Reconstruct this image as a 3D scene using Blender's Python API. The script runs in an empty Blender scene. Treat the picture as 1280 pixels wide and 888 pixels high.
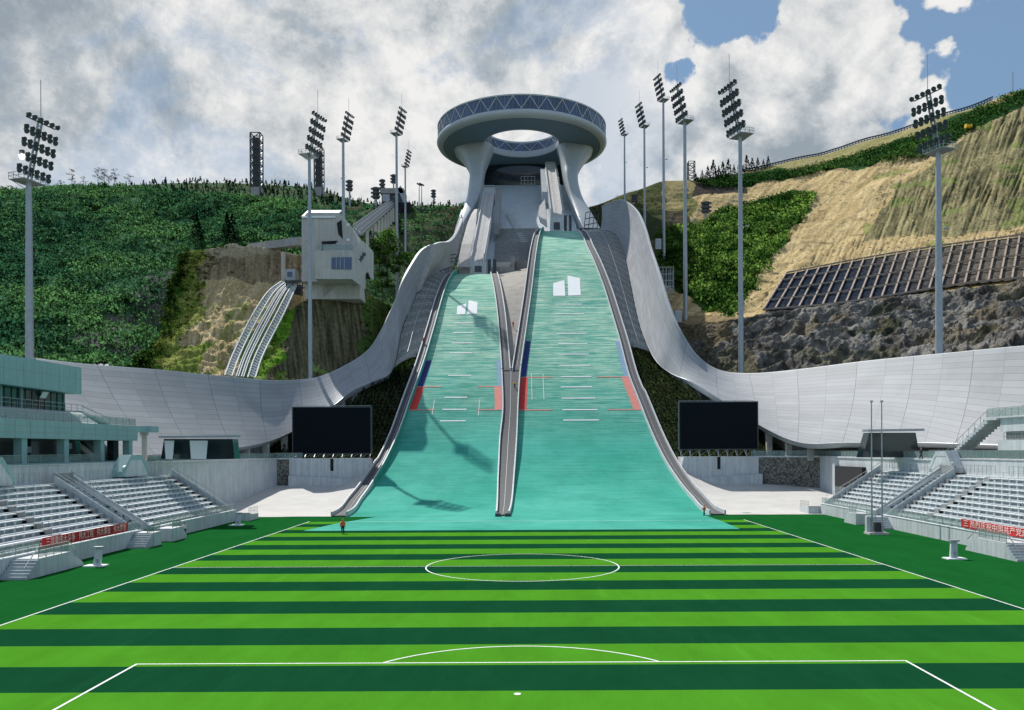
import bpy, bmesh, math, random
import numpy as np
from mathutils import Vector, Matrix, noise, Quaternion
random.seed(7); rng = np.random.default_rng(11)
S = bpy.context.scene; COL = S.collection
R = math.radians
# ---------------------------------------------------------------- survey of the place (measured from the photograph)
CAM_H, FOC, VX, VY, ROLL = 11.14, 1035.0, 655.0, 562.0, 0.0045
def P(px, py, Y):
    dx, dy = px-VX, VY-py
    x = dx*math.cos(ROLL)+dy*math.sin(ROLL); y = -dx*math.sin(ROLL)+dy*math.cos(ROLL)
    return Vector((x*Y/FOC, Y, CAM_H+y*Y/FOC))
def G(px, py, z=0.0):
    dx, dy = px-VX, VY-py
    y = -dx*math.sin(ROLL)+dy*math.cos(ROLL)
    return P(px, py, (z-CAM_H)*FOC/y)
# ---------------------------------------------------------------- object helpers
def tag(o, label=None, cat=None, group=None, kind=None):
    if label: o['label'] = label
    if cat: o['category'] = cat
    if group: o['group'] = group
    if kind: o['kind'] = kind
    return o
def wloc(o):
    v = Vector((0,0,0))
    while o is not None: v = v+o.location; o = o.parent
    return v
def thing(name, loc, label, cat, group=None):
    o = bpy.data.objects.new(name, None); o.empty_display_size = .5; COL.objects.link(o)
    o.location = loc; return tag(o, label, cat, group)
def copy_tree(o, parent=None):
    c = o.copy(); COL.objects.link(c); c.parent = parent
    for ch in list(o.children): copy_tree(ch, c)
    return c
def link_mesh(name, me, parent=None, origin=None):
    o = bpy.data.objects.new(name, me); COL.objects.link(o)
    if parent is not None:
        o.parent = parent; off = wloc(parent)
    else:
        off = Vector(origin) if origin is not None else Vector((0,0,0)); o.location = off
    if off.length > 0: me.transform(Matrix.Translation(-off))
    return o
class MB:
    def __init__(s): s.v = []; s.f = []; s.m = []
    def add(s, vs, fs, mi=0):
        n = len(s.v); s.v += [tuple(v) for v in vs]
        for f in fs: s.f.append(tuple(i+n for i in f)); s.m.append(mi)
        return s
    def box(s, c, d, rz=0, M=None, mi=0):
        x, y, z = d[0]/2, d[1]/2, d[2]/2
        vs = [Vector((a*x, b*y, e*z)) for a in (-1,1) for b in (-1,1) for e in (-1,1)]
        if M is None: M = Matrix.Rotation(rz, 3, 'Z')
        vs = [M @ v + Vector(c) for v in vs]
        return s.add(vs, [(0,1,3,2),(4,6,7,5),(0,4,5,1),(2,3,7,6),(0,2,6,4),(1,5,7,3)], mi)
    def bb(s, x0, x1, y0, y1, z0, z1, mi=0):
        return s.box(((x0+x1)/2,(y0+y1)/2,(z0+z1)/2), (abs(x1-x0),abs(y1-y0),abs(z1-z0)), mi=mi)
    def bar(s, a, b, w, h=None, mi=0):
        a = Vector(a); b = Vector(b); d = b-a; L = d.length
        if L < 1e-5: return s
        M = d.to_track_quat('Y','Z').to_matrix()
        return s.box((a+b)/2, (w, L, h or w), M=M, mi=mi)
    def tube(s, a, b, r0, r1=None, n=10, cap=True, mi=0):
        a = Vector(a); b = Vector(b); r1 = r0 if r1 is None else r1
        q = (b-a).to_track_quat('Z','Y').to_matrix(); vs = []
        for c, r in ((a,r0),(b,r1)):
            for i in range(n):
                t = 2*math.pi*i/n; vs.append(c+q@Vector((r*math.cos(t), r*math.sin(t), 0)))
        fs = [(i,(i+1)%n,n+(i+1)%n,n+i) for i in range(n)]
        if cap: fs += [tuple(range(n-1,-1,-1)), tuple(range(n,2*n))]
        return s.add(vs, fs, mi)
    def prism(s, poly, ex, mi=0):     # poly: list of 3D points, ex: extrusion vector
        n = len(poly); ex = Vector(ex); vs = [Vector(p) for p in poly]+[Vector(p)+ex for p in poly]
        fs = [(i,(i+1)%n,n+(i+1)%n,n+i) for i in range(n)]+[tuple(range(n-1,-1,-1)), tuple(range(n,2*n))]
        return s.add(vs, fs, mi)
    def grid(s, rows, mi=0):          # rows: list of equal length lists of points
        m = len(rows[0]); vs = [p for r in rows for p in r]
        fs = [(i*m+j, i*m+j+1, (i+1)*m+j+1, (i+1)*m+j) for i in range(len(rows)-1) for j in range(m-1)]
        return s.add(vs, fs, mi)
    def loft(s, loops, cap=True, mi=0):   # closed loops
        n = len(loops[0]); vs = [p for l in loops for p in l]
        fs = [(i*n+j, i*n+(j+1)%n, (i+1)*n+(j+1)%n, (i+1)*n+j) for i in range(len(loops)-1) for j in range(n)]
        if cap: fs += [tuple(range(n-1,-1,-1)), tuple(range((len(loops)-1)*n, len(loops)*n))]
        return s.add(vs, fs, mi)
    def lathe(s, prof, c=(0,0,0), n=96, closed=True, mi=0):
        k = len(prof); vs = []
        for i in range(n):
            t = 2*math.pi*i/n
            for r, z in prof: vs.append((c[0]+r*math.sin(t), c[1]-r*math.cos(t), c[2]+z))
        fs = []
        for i in range(n):
            j = (i+1)%n
            for a in range(k if closed else k-1):
                b = (a+1)%k; fs.append((i*k+a, i*k+b, j*k+b, j*k+a))
        return s.add(vs, fs, mi)
    def mesh(s, name, mats, smooth=False, recalc=True):
        me = bpy.data.meshes.new(name); me.from_pydata(s.v, [], s.f)
        for m in (mats if isinstance(mats,(list,tuple)) else [mats]): me.materials.append(m)
        if len(me.materials) > 1: me.polygons.foreach_set('material_index', s.m)
        if recalc:
            bm = bmesh.new(); bm.from_mesh(me); bmesh.ops.recalc_face_normals(bm, faces=bm.faces); bm.to_mesh(me); bm.free()
        if smooth:
            me.polygons.foreach_set('use_smooth', [True]*len(me.polygons))
            if smooth != 'all':
                try: me.set_sharp_from_angle(angle=R(smooth if smooth is not True else 35))
                except Exception: pass
        me.update(); return me
    def build(s, name, mats, parent=None, origin=None, smooth=False, label=None, recalc=True):
        o = link_mesh(name, s.mesh(name, mats, smooth, recalc), parent, origin)
        if label: o['label'] = label
        return o
def bevel(o, w=.03, seg=1):
    m = o.modifiers.new('bevel','BEVEL'); m.width = w; m.segments = seg; m.limit_method = 'ANGLE'; return o
def lerp(a, b, t): return a+(b-a)*t
def interp(x, tab):
    xs = [t[0] for t in tab]; return float(np.interp(x, xs, [t[1] for t in tab]))
def catmull(pts, n):
    pts = [np.array(p, float) for p in pts]; m = len(pts); out = []
    for q in np.linspace(0, m-1, n):
        i = min(int(q), m-2); t = q-i
        p1, p2 = pts[i], pts[i+1]; p0 = pts[i-1] if i else 2*p1-p2; p3 = pts[i+2] if i+2 < m else 2*p2-p1
        out.append(.5*(2*p1+(p2-p0)*t+(2*p0-5*p1+4*p2-p3)*t*t+(3*p1-p0-3*p2+p3)*t**3))
    return out
def fbm(v, o=5, h=.9, l=2.1): return noise.fractal(v, h, l, o, noise_basis='PERLIN_ORIGINAL')
def inpoly(x, y, poly):
    c = False; j = len(poly)-1
    for i in range(len(poly)):
        xi, yi = poly[i]; xj, yj = poly[j]
        if (yi > y) != (yj > y) and x < (xj-xi)*(y-yi)/(yj-yi)+xi: c = not c
        j = i
    return c
# ---------------------------------------------------------------- materials
def nodes(m):
    m.use_nodes = True; nt = m.node_tree; nt.nodes.clear()
    out = nt.nodes.new('ShaderNodeOutputMaterial'); b = nt.nodes.new('ShaderNodeBsdfPrincipled')
    nt.links.new(b.outputs[0], out.inputs[0]); return nt, b, out
def lin(c): return tuple(c)+(1.0,)
def N(nt, t, **k):
    n = nt.nodes.new(t)
    for a, v in k.items():
        if a.startswith('i_'): n.inputs[int(a[2:])].default_value = v
        else: setattr(n, a, v)
    return n
def coords(nt, kind='pos', scale=(1,1,1)):
    if kind == 'pos': s = N(nt,'ShaderNodeNewGeometry').outputs['Position']
    elif kind == 'uv': s = N(nt,'ShaderNodeUVMap').outputs[0]
    else: s = N(nt,'ShaderNodeTexCoord').outputs['Object']
    mp = N(nt,'ShaderNodeMapping'); mp.inputs['Scale'].default_value = scale
    nt.links.new(s, mp.inputs[0]); return mp.outputs[0]
def noise_n(nt, co, sc, det=5, ro=.6, dist=0):
    n = N(nt,'ShaderNodeTexNoise'); n.inputs['Scale'].default_value = sc; n.inputs['Detail'].default_value = det
    n.inputs['Roughness'].default_value = ro; n.inputs['Distortion'].default_value = dist
    nt.links.new(co, n.inputs['Vector']); return n.outputs['Fac']
def ramp(nt, fac, stops):
    r = N(nt,'ShaderNodeValToRGB'); e = r.color_ramp.elements
    while len(e) < len(stops): e.new(.5)
    for el, (p, c) in zip(e, stops): el.position = p; el.color = lin(c) if len(c) == 3 else c
    nt.links.new(fac, r.inputs[0]); return r.outputs[0]
def mix(nt, fac, a, b, mode='MIX'):
    m = N(nt,'ShaderNodeMix', data_type='RGBA', blend_type=mode)
    for s, v in ((0,fac),(6,a),(7,b)):
        if isinstance(v,(int,float)): m.inputs[s].default_value = v
        elif isinstance(v, tuple): m.inputs[s].default_value = lin(v) if len(v) == 3 else v
        else: nt.links.new(v, m.inputs[s])
    return m.outputs[2]
def math_n(nt, op, a, b=None, c=None, clamp=False):
    m = N(nt,'ShaderNodeMath', operation=op, use_clamp=clamp)
    for i, v in enumerate((a,b,c)):
        if v is None: continue
        if isinstance(v,(int,float)): m.inputs[i].default_value = v
        else: nt.links.new(v, m.inputs[i])
    return m.outputs[0]
def bump(nt, b, h, strength=.3, dist=.05):
    n = N(nt,'ShaderNodeBump'); n.inputs['Strength'].default_value = strength; n.inputs['Distance'].default_value = dist
    nt.links.new(h, n.inputs['Height']); nt.links.new(n.outputs[0], b.inputs['Normal'])
def mat(name, c, rough=.6, metal=0, var=.15, sc=2.0, scale=(1,1,1), kind='pos', bmp=0, bd=.02, streak=0, alpha=None, spec=None):
    m = bpy.data.materials.new(name); nt, b, out = nodes(m)
    co = coords(nt, kind, scale); n = noise_n(nt, co, sc, 6, .65)
    lo = tuple(x*(1-var) for x in c); hi = tuple(min(1,x*(1+var)) for x in c)
    col = ramp(nt, n, [(.3,lo),(.7,hi)])
    if streak:
        s = noise_n(nt, coords(nt, kind, (1.2,1.2,.06)), 1.6, 5, .7)
        col = mix(nt, streak, col, ramp(nt, s, [(.35,(.35,.35,.34)),(.62,(1,1,1))]), 'MULTIPLY')
    nt.links.new(col, b.inputs['Base Color'])
    b.inputs['Roughness'].default_value = rough; b.inputs['Metallic'].default_value = metal
    if spec is not None: b.inputs['Specular IOR Level'].default_value = spec
    if bmp: bump(nt, b, n, bmp, bd)
    if alpha is not None: b.inputs['Alpha'].default_value = alpha
    return m
def attr_mat(name, rough=.9, fine=3.0, amt=.5, bmp=.6, bd=.3, translucent=0, spec=.02):
    m = bpy.data.materials.new(name); nt, b, out = nodes(m)
    a = N(nt,'ShaderNodeAttribute', attribute_name='col'); co = coords(nt)
    n = noise_n(nt, co, fine, 7, .7)
    col = mix(nt, 1.0, a.outputs[0], ramp(nt, n, [(.28,(1-amt,)*3),(.72,(1+amt*.6,)*3)]), 'MULTIPLY')
    nt.links.new(col, b.inputs['Base Color']); b.inputs['Roughness'].default_value = rough
    b.inputs['Specular IOR Level'].default_value = spec
    if bmp: bump(nt, b, n, bmp, bd)
    return m
M = {}
M['white_paint'] = mat('white_paint', (.58,.61,.62), .55, var=.10, sc=.5, streak=.4)
M['stand_paint'] = mat('stand_paint', (.48,.53,.55), .7, var=.14, sc=1.3, streak=.4)
M['bench_white'] = mat('bench_white', (.76,.79,.80), .5, var=.05, sc=2)
M['concrete'] = mat('concrete', (.38,.37,.35), .85, var=.18, sc=.5, bmp=.2, streak=.35)
M['pale_concrete'] = mat('pale_concrete', (.50,.475,.44), .85, var=.14, sc=.35, bmp=.2)
M['tower_grey'] = mat('tower_grey', (.47,.52,.54), .45, var=.05, sc=.12, streak=.12)
M['slab_grey'] = mat('slab_grey', (.50,.58,.62), .5, var=.12, sc=.25, scale=(1,.4,1))
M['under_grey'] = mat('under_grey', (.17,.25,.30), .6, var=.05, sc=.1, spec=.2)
M['dark_metal'] = mat('dark_metal', (.055,.06,.065), .5, .3, var=.2)
M['lamp_dark'] = mat('lamp_dark', (.05,.058,.062), .45, .2, var=.2)
M['galv'] = mat('galvanised_steel', (.36,.39,.41), .45, .35, var=.12, sc=1.2, streak=.15)
M['rail_metal'] = mat('rail_metal', (.42,.44,.45), .4, .6, var=.1)
M['dark_floor'] = mat('dark_floor', (.075,.075,.078), .8, var=.35, sc=2.5, streak=0)
M['step_grey'] = mat('step_grey', (.26,.265,.265), .75, var=.2, sc=.8)
M['dark_glass'] = mat('dark_glass', (.012,.022,.028), .08, 0, var=.3, sc=.3, spec=.6)
M['blue_glass'] = mat('blue_glass', (.05,.085,.16), .12, 0, var=.45, sc=.16, spec=.7)
M['teal_glass'] = mat('teal_glass', (.008,.07,.06), .08, 0, var=.5, sc=.5, spec=.6)
M['interior_dark'] = mat('interior_dark', (.012,.013,.015), .9, var=.3)
M['teal_paint'] = mat('teal_paint', (.26,.44,.43), .55, var=.06, sc=.7, streak=.2)
M['rail_glass'] = mat('rail_glass', (.24,.34,.32), .12, 0, var=.1, alpha=.42)
M['screen_black'] = mat('screen_black', (.003,.006,.010), .5, var=.2, sc=4, spec=.08)
M['red'] = mat('red_cloth', (.55,.02,.02), .8, var=.12, sc=3)
M['letter'] = mat('letter_cream', (.82,.66,.60), .8, var=.05)
M['orange'] = mat('orange_cloth', (.75,.14,.03), .8, var=.1)
M['yellow'] = mat('yellow_cloth', (.75,.45,.03), .8, var=.1)
M['skin'] = mat('skin', (.42,.24,.17), .6, var=.05)
M['dark_cloth'] = mat('dark_cloth', (.03,.035,.05), .85, var=.2)
M['pale_cloth'] = mat('pale_cloth', (.6,.6,.6), .85, var=.05)
M['hair'] = mat('hair', (.012,.01,.009), .7, var=.1)
M['bark'] = mat('bark', (.09,.065,.045), .9, var=.3, sc=6)
M['leaf'] = attr_mat('leaf', .75, 1.5, .35, 0)
_nt = M['leaf'].node_tree; _b = [n for n in _nt.nodes if n.type == 'BSDF_PRINCIPLED'][0]; _o = [n for n in _nt.nodes if n.type == 'OUTPUT_MATERIAL'][0]
_t = _nt.nodes.new('ShaderNodeBsdfTranslucent'); _mx = _nt.nodes.new('ShaderNodeMixShader'); _mx.inputs[0].default_value = .5
_nt.links.new(_b.inputs['Base Color'].links[0].from_socket, _t.inputs[0]); _nt.links.new(_b.outputs[0], _mx.inputs[1]); _nt.links.new(_t.outputs[0], _mx.inputs[2]); _nt.links.new(_mx.outputs[0], _o.inputs[0])
M['earth'] = attr_mat('earth', .95, 1.0, .5, .9, .7)
M['rock'] = attr_mat('rock', .9, 1.1, .75, 1.0, 1.6)
M['lit'] = bpy.data.materials.new('lit_lamp'); _nt,_b,_o = nodes(M['lit'])
_b.inputs['Emission Color'].default_value = (1,.97,.9,1); _b.inputs['Emission Strength'].default_value = 6
# ---------------------------------------------------------------- camera, sun, sky
cam = bpy.data.cameras.new('camera'); co_ = bpy.data.objects.new('camera', cam); COL.objects.link(co_)
cam.sensor_width = 36; cam.lens = 36*FOC/1280; cam.shift_x = -(VX-640)/1280; cam.shift_y = (VY-444)/1280
cam.clip_start = .5; cam.clip_end = 6000
co_.matrix_world = Matrix.Translation((0,0,CAM_H)) @ Matrix.Rotation(math.pi/2,4,'X') @ Matrix.Rotation(-ROLL,4,'Z')
S.camera = co_
SUN_EL = R(51); az = Vector((-.53,.85,0)).normalized()
sd = Vector((az.x*math.cos(SUN_EL), az.y*math.cos(SUN_EL), math.sin(SUN_EL)))
sl = bpy.data.lights.new('sun','SUN'); sl.energy = 4.3; sl.angle = R(.6); sl.color = (1,.965,.91)
so = bpy.data.objects.new('sun', sl); COL.objects.link(so); so.location = (0,0,300)
so.rotation_euler = sd.to_track_quat('Z','Y').to_euler()
w = bpy.data.worlds.new('World'); S.world = w; w.use_nodes = True; nt = w.node_tree; nt.nodes.clear()
wo = N(nt,'ShaderNodeOutputWorld'); bg = N(nt,'ShaderNodeBackground'); bg.inputs[1].default_value = .13
nt.links.new(bg.outputs[0], wo.inputs[0])
sky = N(nt,'ShaderNodeTexSky'); sky.sky_type = 'NISHITA'; sky.sun_disc = False
sky.sun_elevation = SUN_EL; sky.sun_rotation = math.atan2(sd.x, sd.y); sky.altitude = 1600; sky.dust_density = 1.5; sky.air_density = 1
tc = N(nt,'ShaderNodeTexCoord').outputs['Generated']
def dirv(px, py): return P(px,py,100)-Vector((0,0,CAM_H))
def blob(px, py, r0, r1):     # 1 inside r0 degrees, 0 outside r1 degrees of a fixed direction of the sky
    d = dirv(px,py).normalized()
    v = N(nt,'ShaderNodeVectorMath', operation='DISTANCE'); nt.links.new(tc, v.inputs[0]); v.inputs[1].default_value = d
    mr = N(nt,'ShaderNodeMapRange', interpolation_type='SMOOTHSTEP')
    mr.inputs[1].default_value = R(r0); mr.inputs[2].default_value = R(r1); mr.inputs[3].default_value = 1; mr.inputs[4].default_value = 0
    nt.links.new(v.outputs['Value'], mr.inputs[0]); return mr.outputs[0]
def smooth(x, a, b):
    mr = N(nt,'ShaderNodeMapRange', interpolation_type='SMOOTHSTEP'); mr.inputs[1].default_value = a; mr.inputs[2].default_value = b
    nt.links.new(x, mr.inputs[0]); return mr.outputs[0]
def skynoise(off, sc, det, ro, zs=1.5, dist=0.0):
    mp = N(nt,'ShaderNodeMapping'); mp.inputs['Location'].default_value = off; mp.inputs['Scale'].default_value = (1,1,zs)
    nt.links.new(tc, mp.inputs[0]); return noise_n(nt, mp.outputs[0], sc, det, ro, dist)
def billow(off, sc, det=3):
    mp = N(nt,'ShaderNodeMapping'); mp.inputs['Location'].default_value = off; mp.inputs['Scale'].default_value = (1,1,1.15)
    wv = N(nt,'ShaderNodeTexNoise'); wv.inputs['Scale'].default_value = sc*1.2; wv.inputs['Detail'].default_value = 4
    nt.links.new(tc, wv.inputs['Vector'])
    ad = N(nt,'ShaderNodeVectorMath', operation='MULTIPLY_ADD'); nt.links.new(wv.outputs['Color'], ad.inputs[0]); ad.inputs[1].default_value = (.09,)*3
    nt.links.new(tc, ad.inputs[2]); nt.links.new(ad.outputs[0], mp.inputs[0])
    v = N(nt,'ShaderNodeTexVoronoi', feature='SMOOTH_F1'); v.inputs['Scale'].default_value = sc; v.inputs['Detail'].default_value = det
    v.normalize = True; v.inputs['Roughness'].default_value = .5; v.inputs['Smoothness'].default_value = .35
    nt.links.new(mp.outputs[0], v.inputs['Vector']); return math_n(nt,'SUBTRACT',1.0,v.outputs['Distance'])
# broken cloud deck + one big cumulus on the right, blue gaps top right
def mx(*a):
    h = a[0]
    for x in a[1:]: h = math_n(nt,'MAXIMUM',h,x)
    return h
holes = mx(blob(1440,30,5,16.5), math_n(nt,'MULTIPLY',blob(925,-50,.5,8.5),.95), math_n(nt,'MULTIPLY',blob(848,100,.1,2.8),.62), math_n(nt,'MULTIPLY',blob(1375,120,2,10.5),.9))
o1 = Vector((3.1,1.7,.4)); sun_o = Vector((sd.x*.05-.02, sd.y*.02, sd.z*.075))
n1 = skynoise(tuple(o1), 3.4, 7, .66, 1.05, .15)
ob = Vector((1.3,.2,2.2)); bl = billow(tuple(ob), 7.0, 3); bl2 = billow(tuple(ob+sun_o*.7), 7.0, 3)
cum = blob(1010,85,5,14)
notcum = math_n(nt,'SUBTRACT',1.0,cum)
dens = math_n(nt,'MULTIPLY_ADD', math_n(nt,'SUBTRACT',n1,.5), .95, .62)
dens = math_n(nt,'ADD', dens, math_n(nt,'MULTIPLY', math_n(nt,'SUBTRACT',bl,.66), math_n(nt,'MULTIPLY_ADD',cum,1.1,.6)))
dens = math_n(nt,'SUBTRACT', dens, math_n(nt,'MULTIPLY',holes,.50))
alpha = smooth(dens, .385, .43)
thin = skynoise((9.2,4.1,7.7), 3.6, 8, .66, 1.5, .3)      # thin bluish places in the deck
veil = math_n(nt,'MULTIPLY', smooth(thin,.50,.60), notcum)
alpha = math_n(nt,'MULTIPLY', alpha, math_n(nt,'SUBTRACT',1.0,math_n(nt,'MULTIPLY',veil,.44)))
# self shading of the cloud mass: thickness towards the sun
o0 = Vector((5.5,2.3,1.4)); d0 = skynoise(tuple(o0), 4.2, 7, .70, 1.15, .1)
d1 = skynoise(tuple(o0+sun_o*1.1), 4.2, 7, .70, 1.15, .1)
sh = math_n(nt,'SUBTRACT', d0, d1); shb = math_n(nt,'SUBTRACT', bl, bl2)
puff = math_n(nt,'SUBTRACT', bl, .66)
lum = math_n(nt,'ADD', math_n(nt,'MULTIPLY_ADD', sh, 2.2, .50), math_n(nt,'MULTIPLY',shb,math_n(nt,'MULTIPLY_ADD',cum,1.5,.7)))
lum = math_n(nt,'ADD', lum, math_n(nt,'MULTIPLY',puff,math_n(nt,'MULTIPLY_ADD',cum,.7,.7)))
lum = math_n(nt,'ADD', lum, math_n(nt,'MULTIPLY', math_n(nt,'SUBTRACT',n1,.5), math_n(nt,'MULTIPLY_ADD',cum,-1.0,.9)))
lum = math_n(nt,'ADD', lum, math_n(nt,'MULTIPLY', blob(600,250,6,22), .16))
lum = math_n(nt,'ADD', lum, math_n(nt,'MULTIPLY', blob(1010,40,2,11), .10))
lum = math_n(nt,'SUBTRACT', lum, math_n(nt,'MULTIPLY', blob(985,195,3,11), .18))
lum = math_n(nt,'SUBTRACT', lum, math_n(nt,'MULTIPLY', blob(60,200,5,15), .14))
cc = ramp(nt, lum, [(.12,(2.0,2.35,2.7)),(.36,(2.9,3.2,3.45)),(.56,(4.2,4.35,4.45)),(.86,(5.7,5.65,5.55))])
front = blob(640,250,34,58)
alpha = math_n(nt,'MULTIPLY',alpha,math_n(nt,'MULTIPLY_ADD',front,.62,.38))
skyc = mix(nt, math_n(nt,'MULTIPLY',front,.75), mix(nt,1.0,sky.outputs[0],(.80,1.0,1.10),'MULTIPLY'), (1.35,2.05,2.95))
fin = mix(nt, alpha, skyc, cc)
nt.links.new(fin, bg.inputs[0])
w.cycles.sampling_method = 'MANUAL'; w.cycles.sample_map_resolution = 256
S.view_settings.view_transform = 'Standard'; S.view_settings.look = 'None'; S.view_settings.gamma = 1
S.view_settings.exposure = 0.25
S.render.engine = 'CYCLES'; S.cycles.max_bounces = 5; S.cycles.transparent_max_bounces = 12
def ramp_v(nt, f, a, b):
    mr = N(nt,'ShaderNodeMapRange', interpolation_type='SMOOTHSTEP'); mr.inputs[1].default_value = a; mr.inputs[2].default_value = b; nt.links.new(f, mr.inputs[0]); return mr.outputs[0]
# ---------------------------------------------------------------- ground, turf, pitch
def turf_mat(name, c):
    m = bpy.data.materials.new(name); nt, b, out = nodes(m)
    n = noise_n(nt, coords(nt,'pos',(1,.35,1)), .35, 6, .7); n2 = noise_n(nt, coords(nt,'pos',(3,9,3)), 5, 3, .7)
    lo = tuple(x*.86 for x in c); hi = tuple(x*1.12 for x in c)
    col = mix(nt, 1.0, ramp(nt, n, [(.3,lo),(.7,hi)]), ramp(nt, n2, [(.3,(.72,.74,.72)),(.7,(1.2,1.18,1.15))]), 'MULTIPLY')
    nt.links.new(col, b.inputs['Base Color']); b.inputs['Roughness'].default_value = .95; b.inputs['Specular IOR Level'].default_value = .0
    n3 = noise_n(nt, coords(nt,'pos',(.6,.05,1)), 1.0, 6, .75); n4 = noise_n(nt, coords(nt,'pos',(1,1,1)), .09, 4, .6)
    wear = math_n(nt,'MULTIPLY', ramp_v(nt,n3,.52,.72), ramp_v(nt,n4,.45,.65)); col = mix(nt, math_n(nt,'MULTIPLY',wear,.35), col, tuple(min(1,x*1.5+.01) for x in c))
    nt.links.new(col, b.inputs['Base Color'])
    bump(nt, b, n2, .25, .02); return m
M['turf'] = turf_mat('turf_mid', (.009,.090,.020))
M['turf_light'] = turf_mat('turf_light', (.062,.235,.016))
M['turf_dark'] = turf_mat('turf_dark', (.006,.055,.022))
M['line'] = mat('line_white', (.72,.74,.72), .8, var=.12, sc=3)
m = MB(); m.bb(-1500,1500,-800,2500,-2.2,-.6); tag(m.build('ground', mat('soil',(.12,.11,.08),.95,sc=.05)), 'bare brown soil under the stadium', 'ground', kind='structure')
TY = 150.0
m = MB(); m.grid([[(x,y,0.0) for x in (-62,-20,20,64)] for y in (-40,20,80,TY)])
tag(m.build('turf', M['turf']), 'mid green artificial turf around the striped pitch', 'turf', kind='structure')
PX0, PX1 = -33.55, 34.25; m = MB(); y = 26.7; HALF = 79.0; step = 4.57
k = math.floor((26.7-HALF)/step); ys = [26.7]
while True:
    k += 1; yy = HALF+.35+k*step
    if yy > 129: break
    ys.append(yy)
ys.append(129)
for a, b in zip(ys, ys[1:]):
    kk = math.floor(((a+b)/2-HALF-.35)/step); m.add([(PX0,a,.004),(PX1,a,.004),(PX1,b,.004),(PX0,b,.004)], [(0,1,2,3)], kk % 2)
tag(m.build('pitch', [M['turf_light'], M['turf_dark']]), 'football pitch mown in light and dark green stripes', 'pitch', kind='structure')
m = MB(); LW = .13; z = .016; CX = -.2
def strip(x0,x1,y0,y1): m.add([(x0,y0,z),(x1,y0,z),(x1,y1,z),(x0,y1,z)],[(0,1,2,3)])
strip(PX0-LW,PX0,26.7,129.5); strip(PX1,PX1+LW,26.7,129.5); strip(PX0,PX1,HALF-.045,HALF+.05)
strip(CX-20.16,CX-20.16+LW,26.7,43.2); strip(CX+20.16-LW,CX+20.16,26.7,43.2); strip(CX-20.16,CX+20.16,43.2,43.2+LW)
def arc(cx,cy,r,a0,a1,n=72):
    pts = [(cx+rr*math.cos(t), cy+rr*math.sin(t), z) for t in [a0+(a1-a0)*i/n for i in range(n+1)] for rr in (r-LW/2,r+LW/2)]
    m.add(pts, [(2*i,2*i+1,2*i+3,2*i+2) for i in range(n)])
arc(CX,HALF,9.15,0,2*math.pi,96); ha = math.asin((43.2+LW-37.7)/9.15); arc(CX,37.7,9.15,ha,math.pi-ha,40)
m.add([(CX-.15+.17*math.cos(t), 37.7+.17*math.sin(t), z) for t in [i*.5236 for i in range(12)]], [tuple(range(12))])
tag(m.build('pitch_markings', M['line']), 'white painted pitch lines, centre circle and penalty box', 'markings', kind='structure')
# ---------------------------------------------------------------- profile of the landing slopes
def make_prof(knee, crest, s_end):
    Y = 139.0; z = 0.0; tab = [(100.,0.),(139.,0.)]; d = .5; s0 = .713
    while Y < crest+3:
        Y += d
        if Y < 146: s = 0
        elif Y < 204: s = (Y-146)/math.sqrt(100*100-(Y-146)**2)
        elif Y < knee: s = s0
        else: s = lerp(s0, s_end, (Y-knee)/(crest-knee))
        z += s*d; tab.append((Y,z))
    return tab
LARGE = make_prof(273,340,.27); NORMAL = make_prof(248,302,.22)
def zat(prof, Y): return interp(Y, prof)
def Yat(prof, px, py):           # where the line of sight meets the slope
    dx, dy = px-VX, VY-py; r = (-dx*math.sin(ROLL)+dy*math.cos(ROLL))/FOC
    for (a,za),(b,zb) in zip(prof, prof[1:]):
        fa, fb = (za-CAM_H)-r*a, (zb-CAM_H)-r*b
        if a >= 120 and fa <= 0 < fb: return lerp(a,b,-fa/(fb-fa))
    return prof[-1][0]-3
def edge_tab(prof, pts, ground=()):
    t = list(ground)
    for px, py in pts:
        Y = Yat(prof, px, py); t.append((Y, P(px,py,Y).x))
    t.sort(); o = [t[0]]
    for q in t[1:]:
        if q[0] > o[-1][0]+.8: o.append(q)
    # smooth
    return o
def sm(tab, y):
    return (interp(y-4,tab)+2*interp(y,tab)+interp(y+4,tab))/4
EL = {}
EL['NL'] = edge_tab(NORMAL, [(579,338),(572,343),(547.5,399.5),(532,454),(511,513),(499,547.5),(470,602),(452,626)], [(139,P(436,643,139).x)])
EL['NR'] = edge_tab(NORMAL, [(612.5,338),(614.5,350),(622,400),(626,454),(628.5,513),(624,547.5),(621.5,602)], [(139,P(619.5,643,139).x)])
EL['LL'] = edge_tab(LARGE, [(680,287),(675,297),(665.6,364),(657,426),(650.5,471),(648,513),(647,547),(643,602)], [(139,P(637,643,139).x)])
EL['LR'] = edge_tab(LARGE, [(720.5,287),(733,310),(755.6,364),(774,426),(785,471),(802,513),(815.6,547),(846,602),(866,626)], [(139,P(885,640,139).x)])
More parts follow.
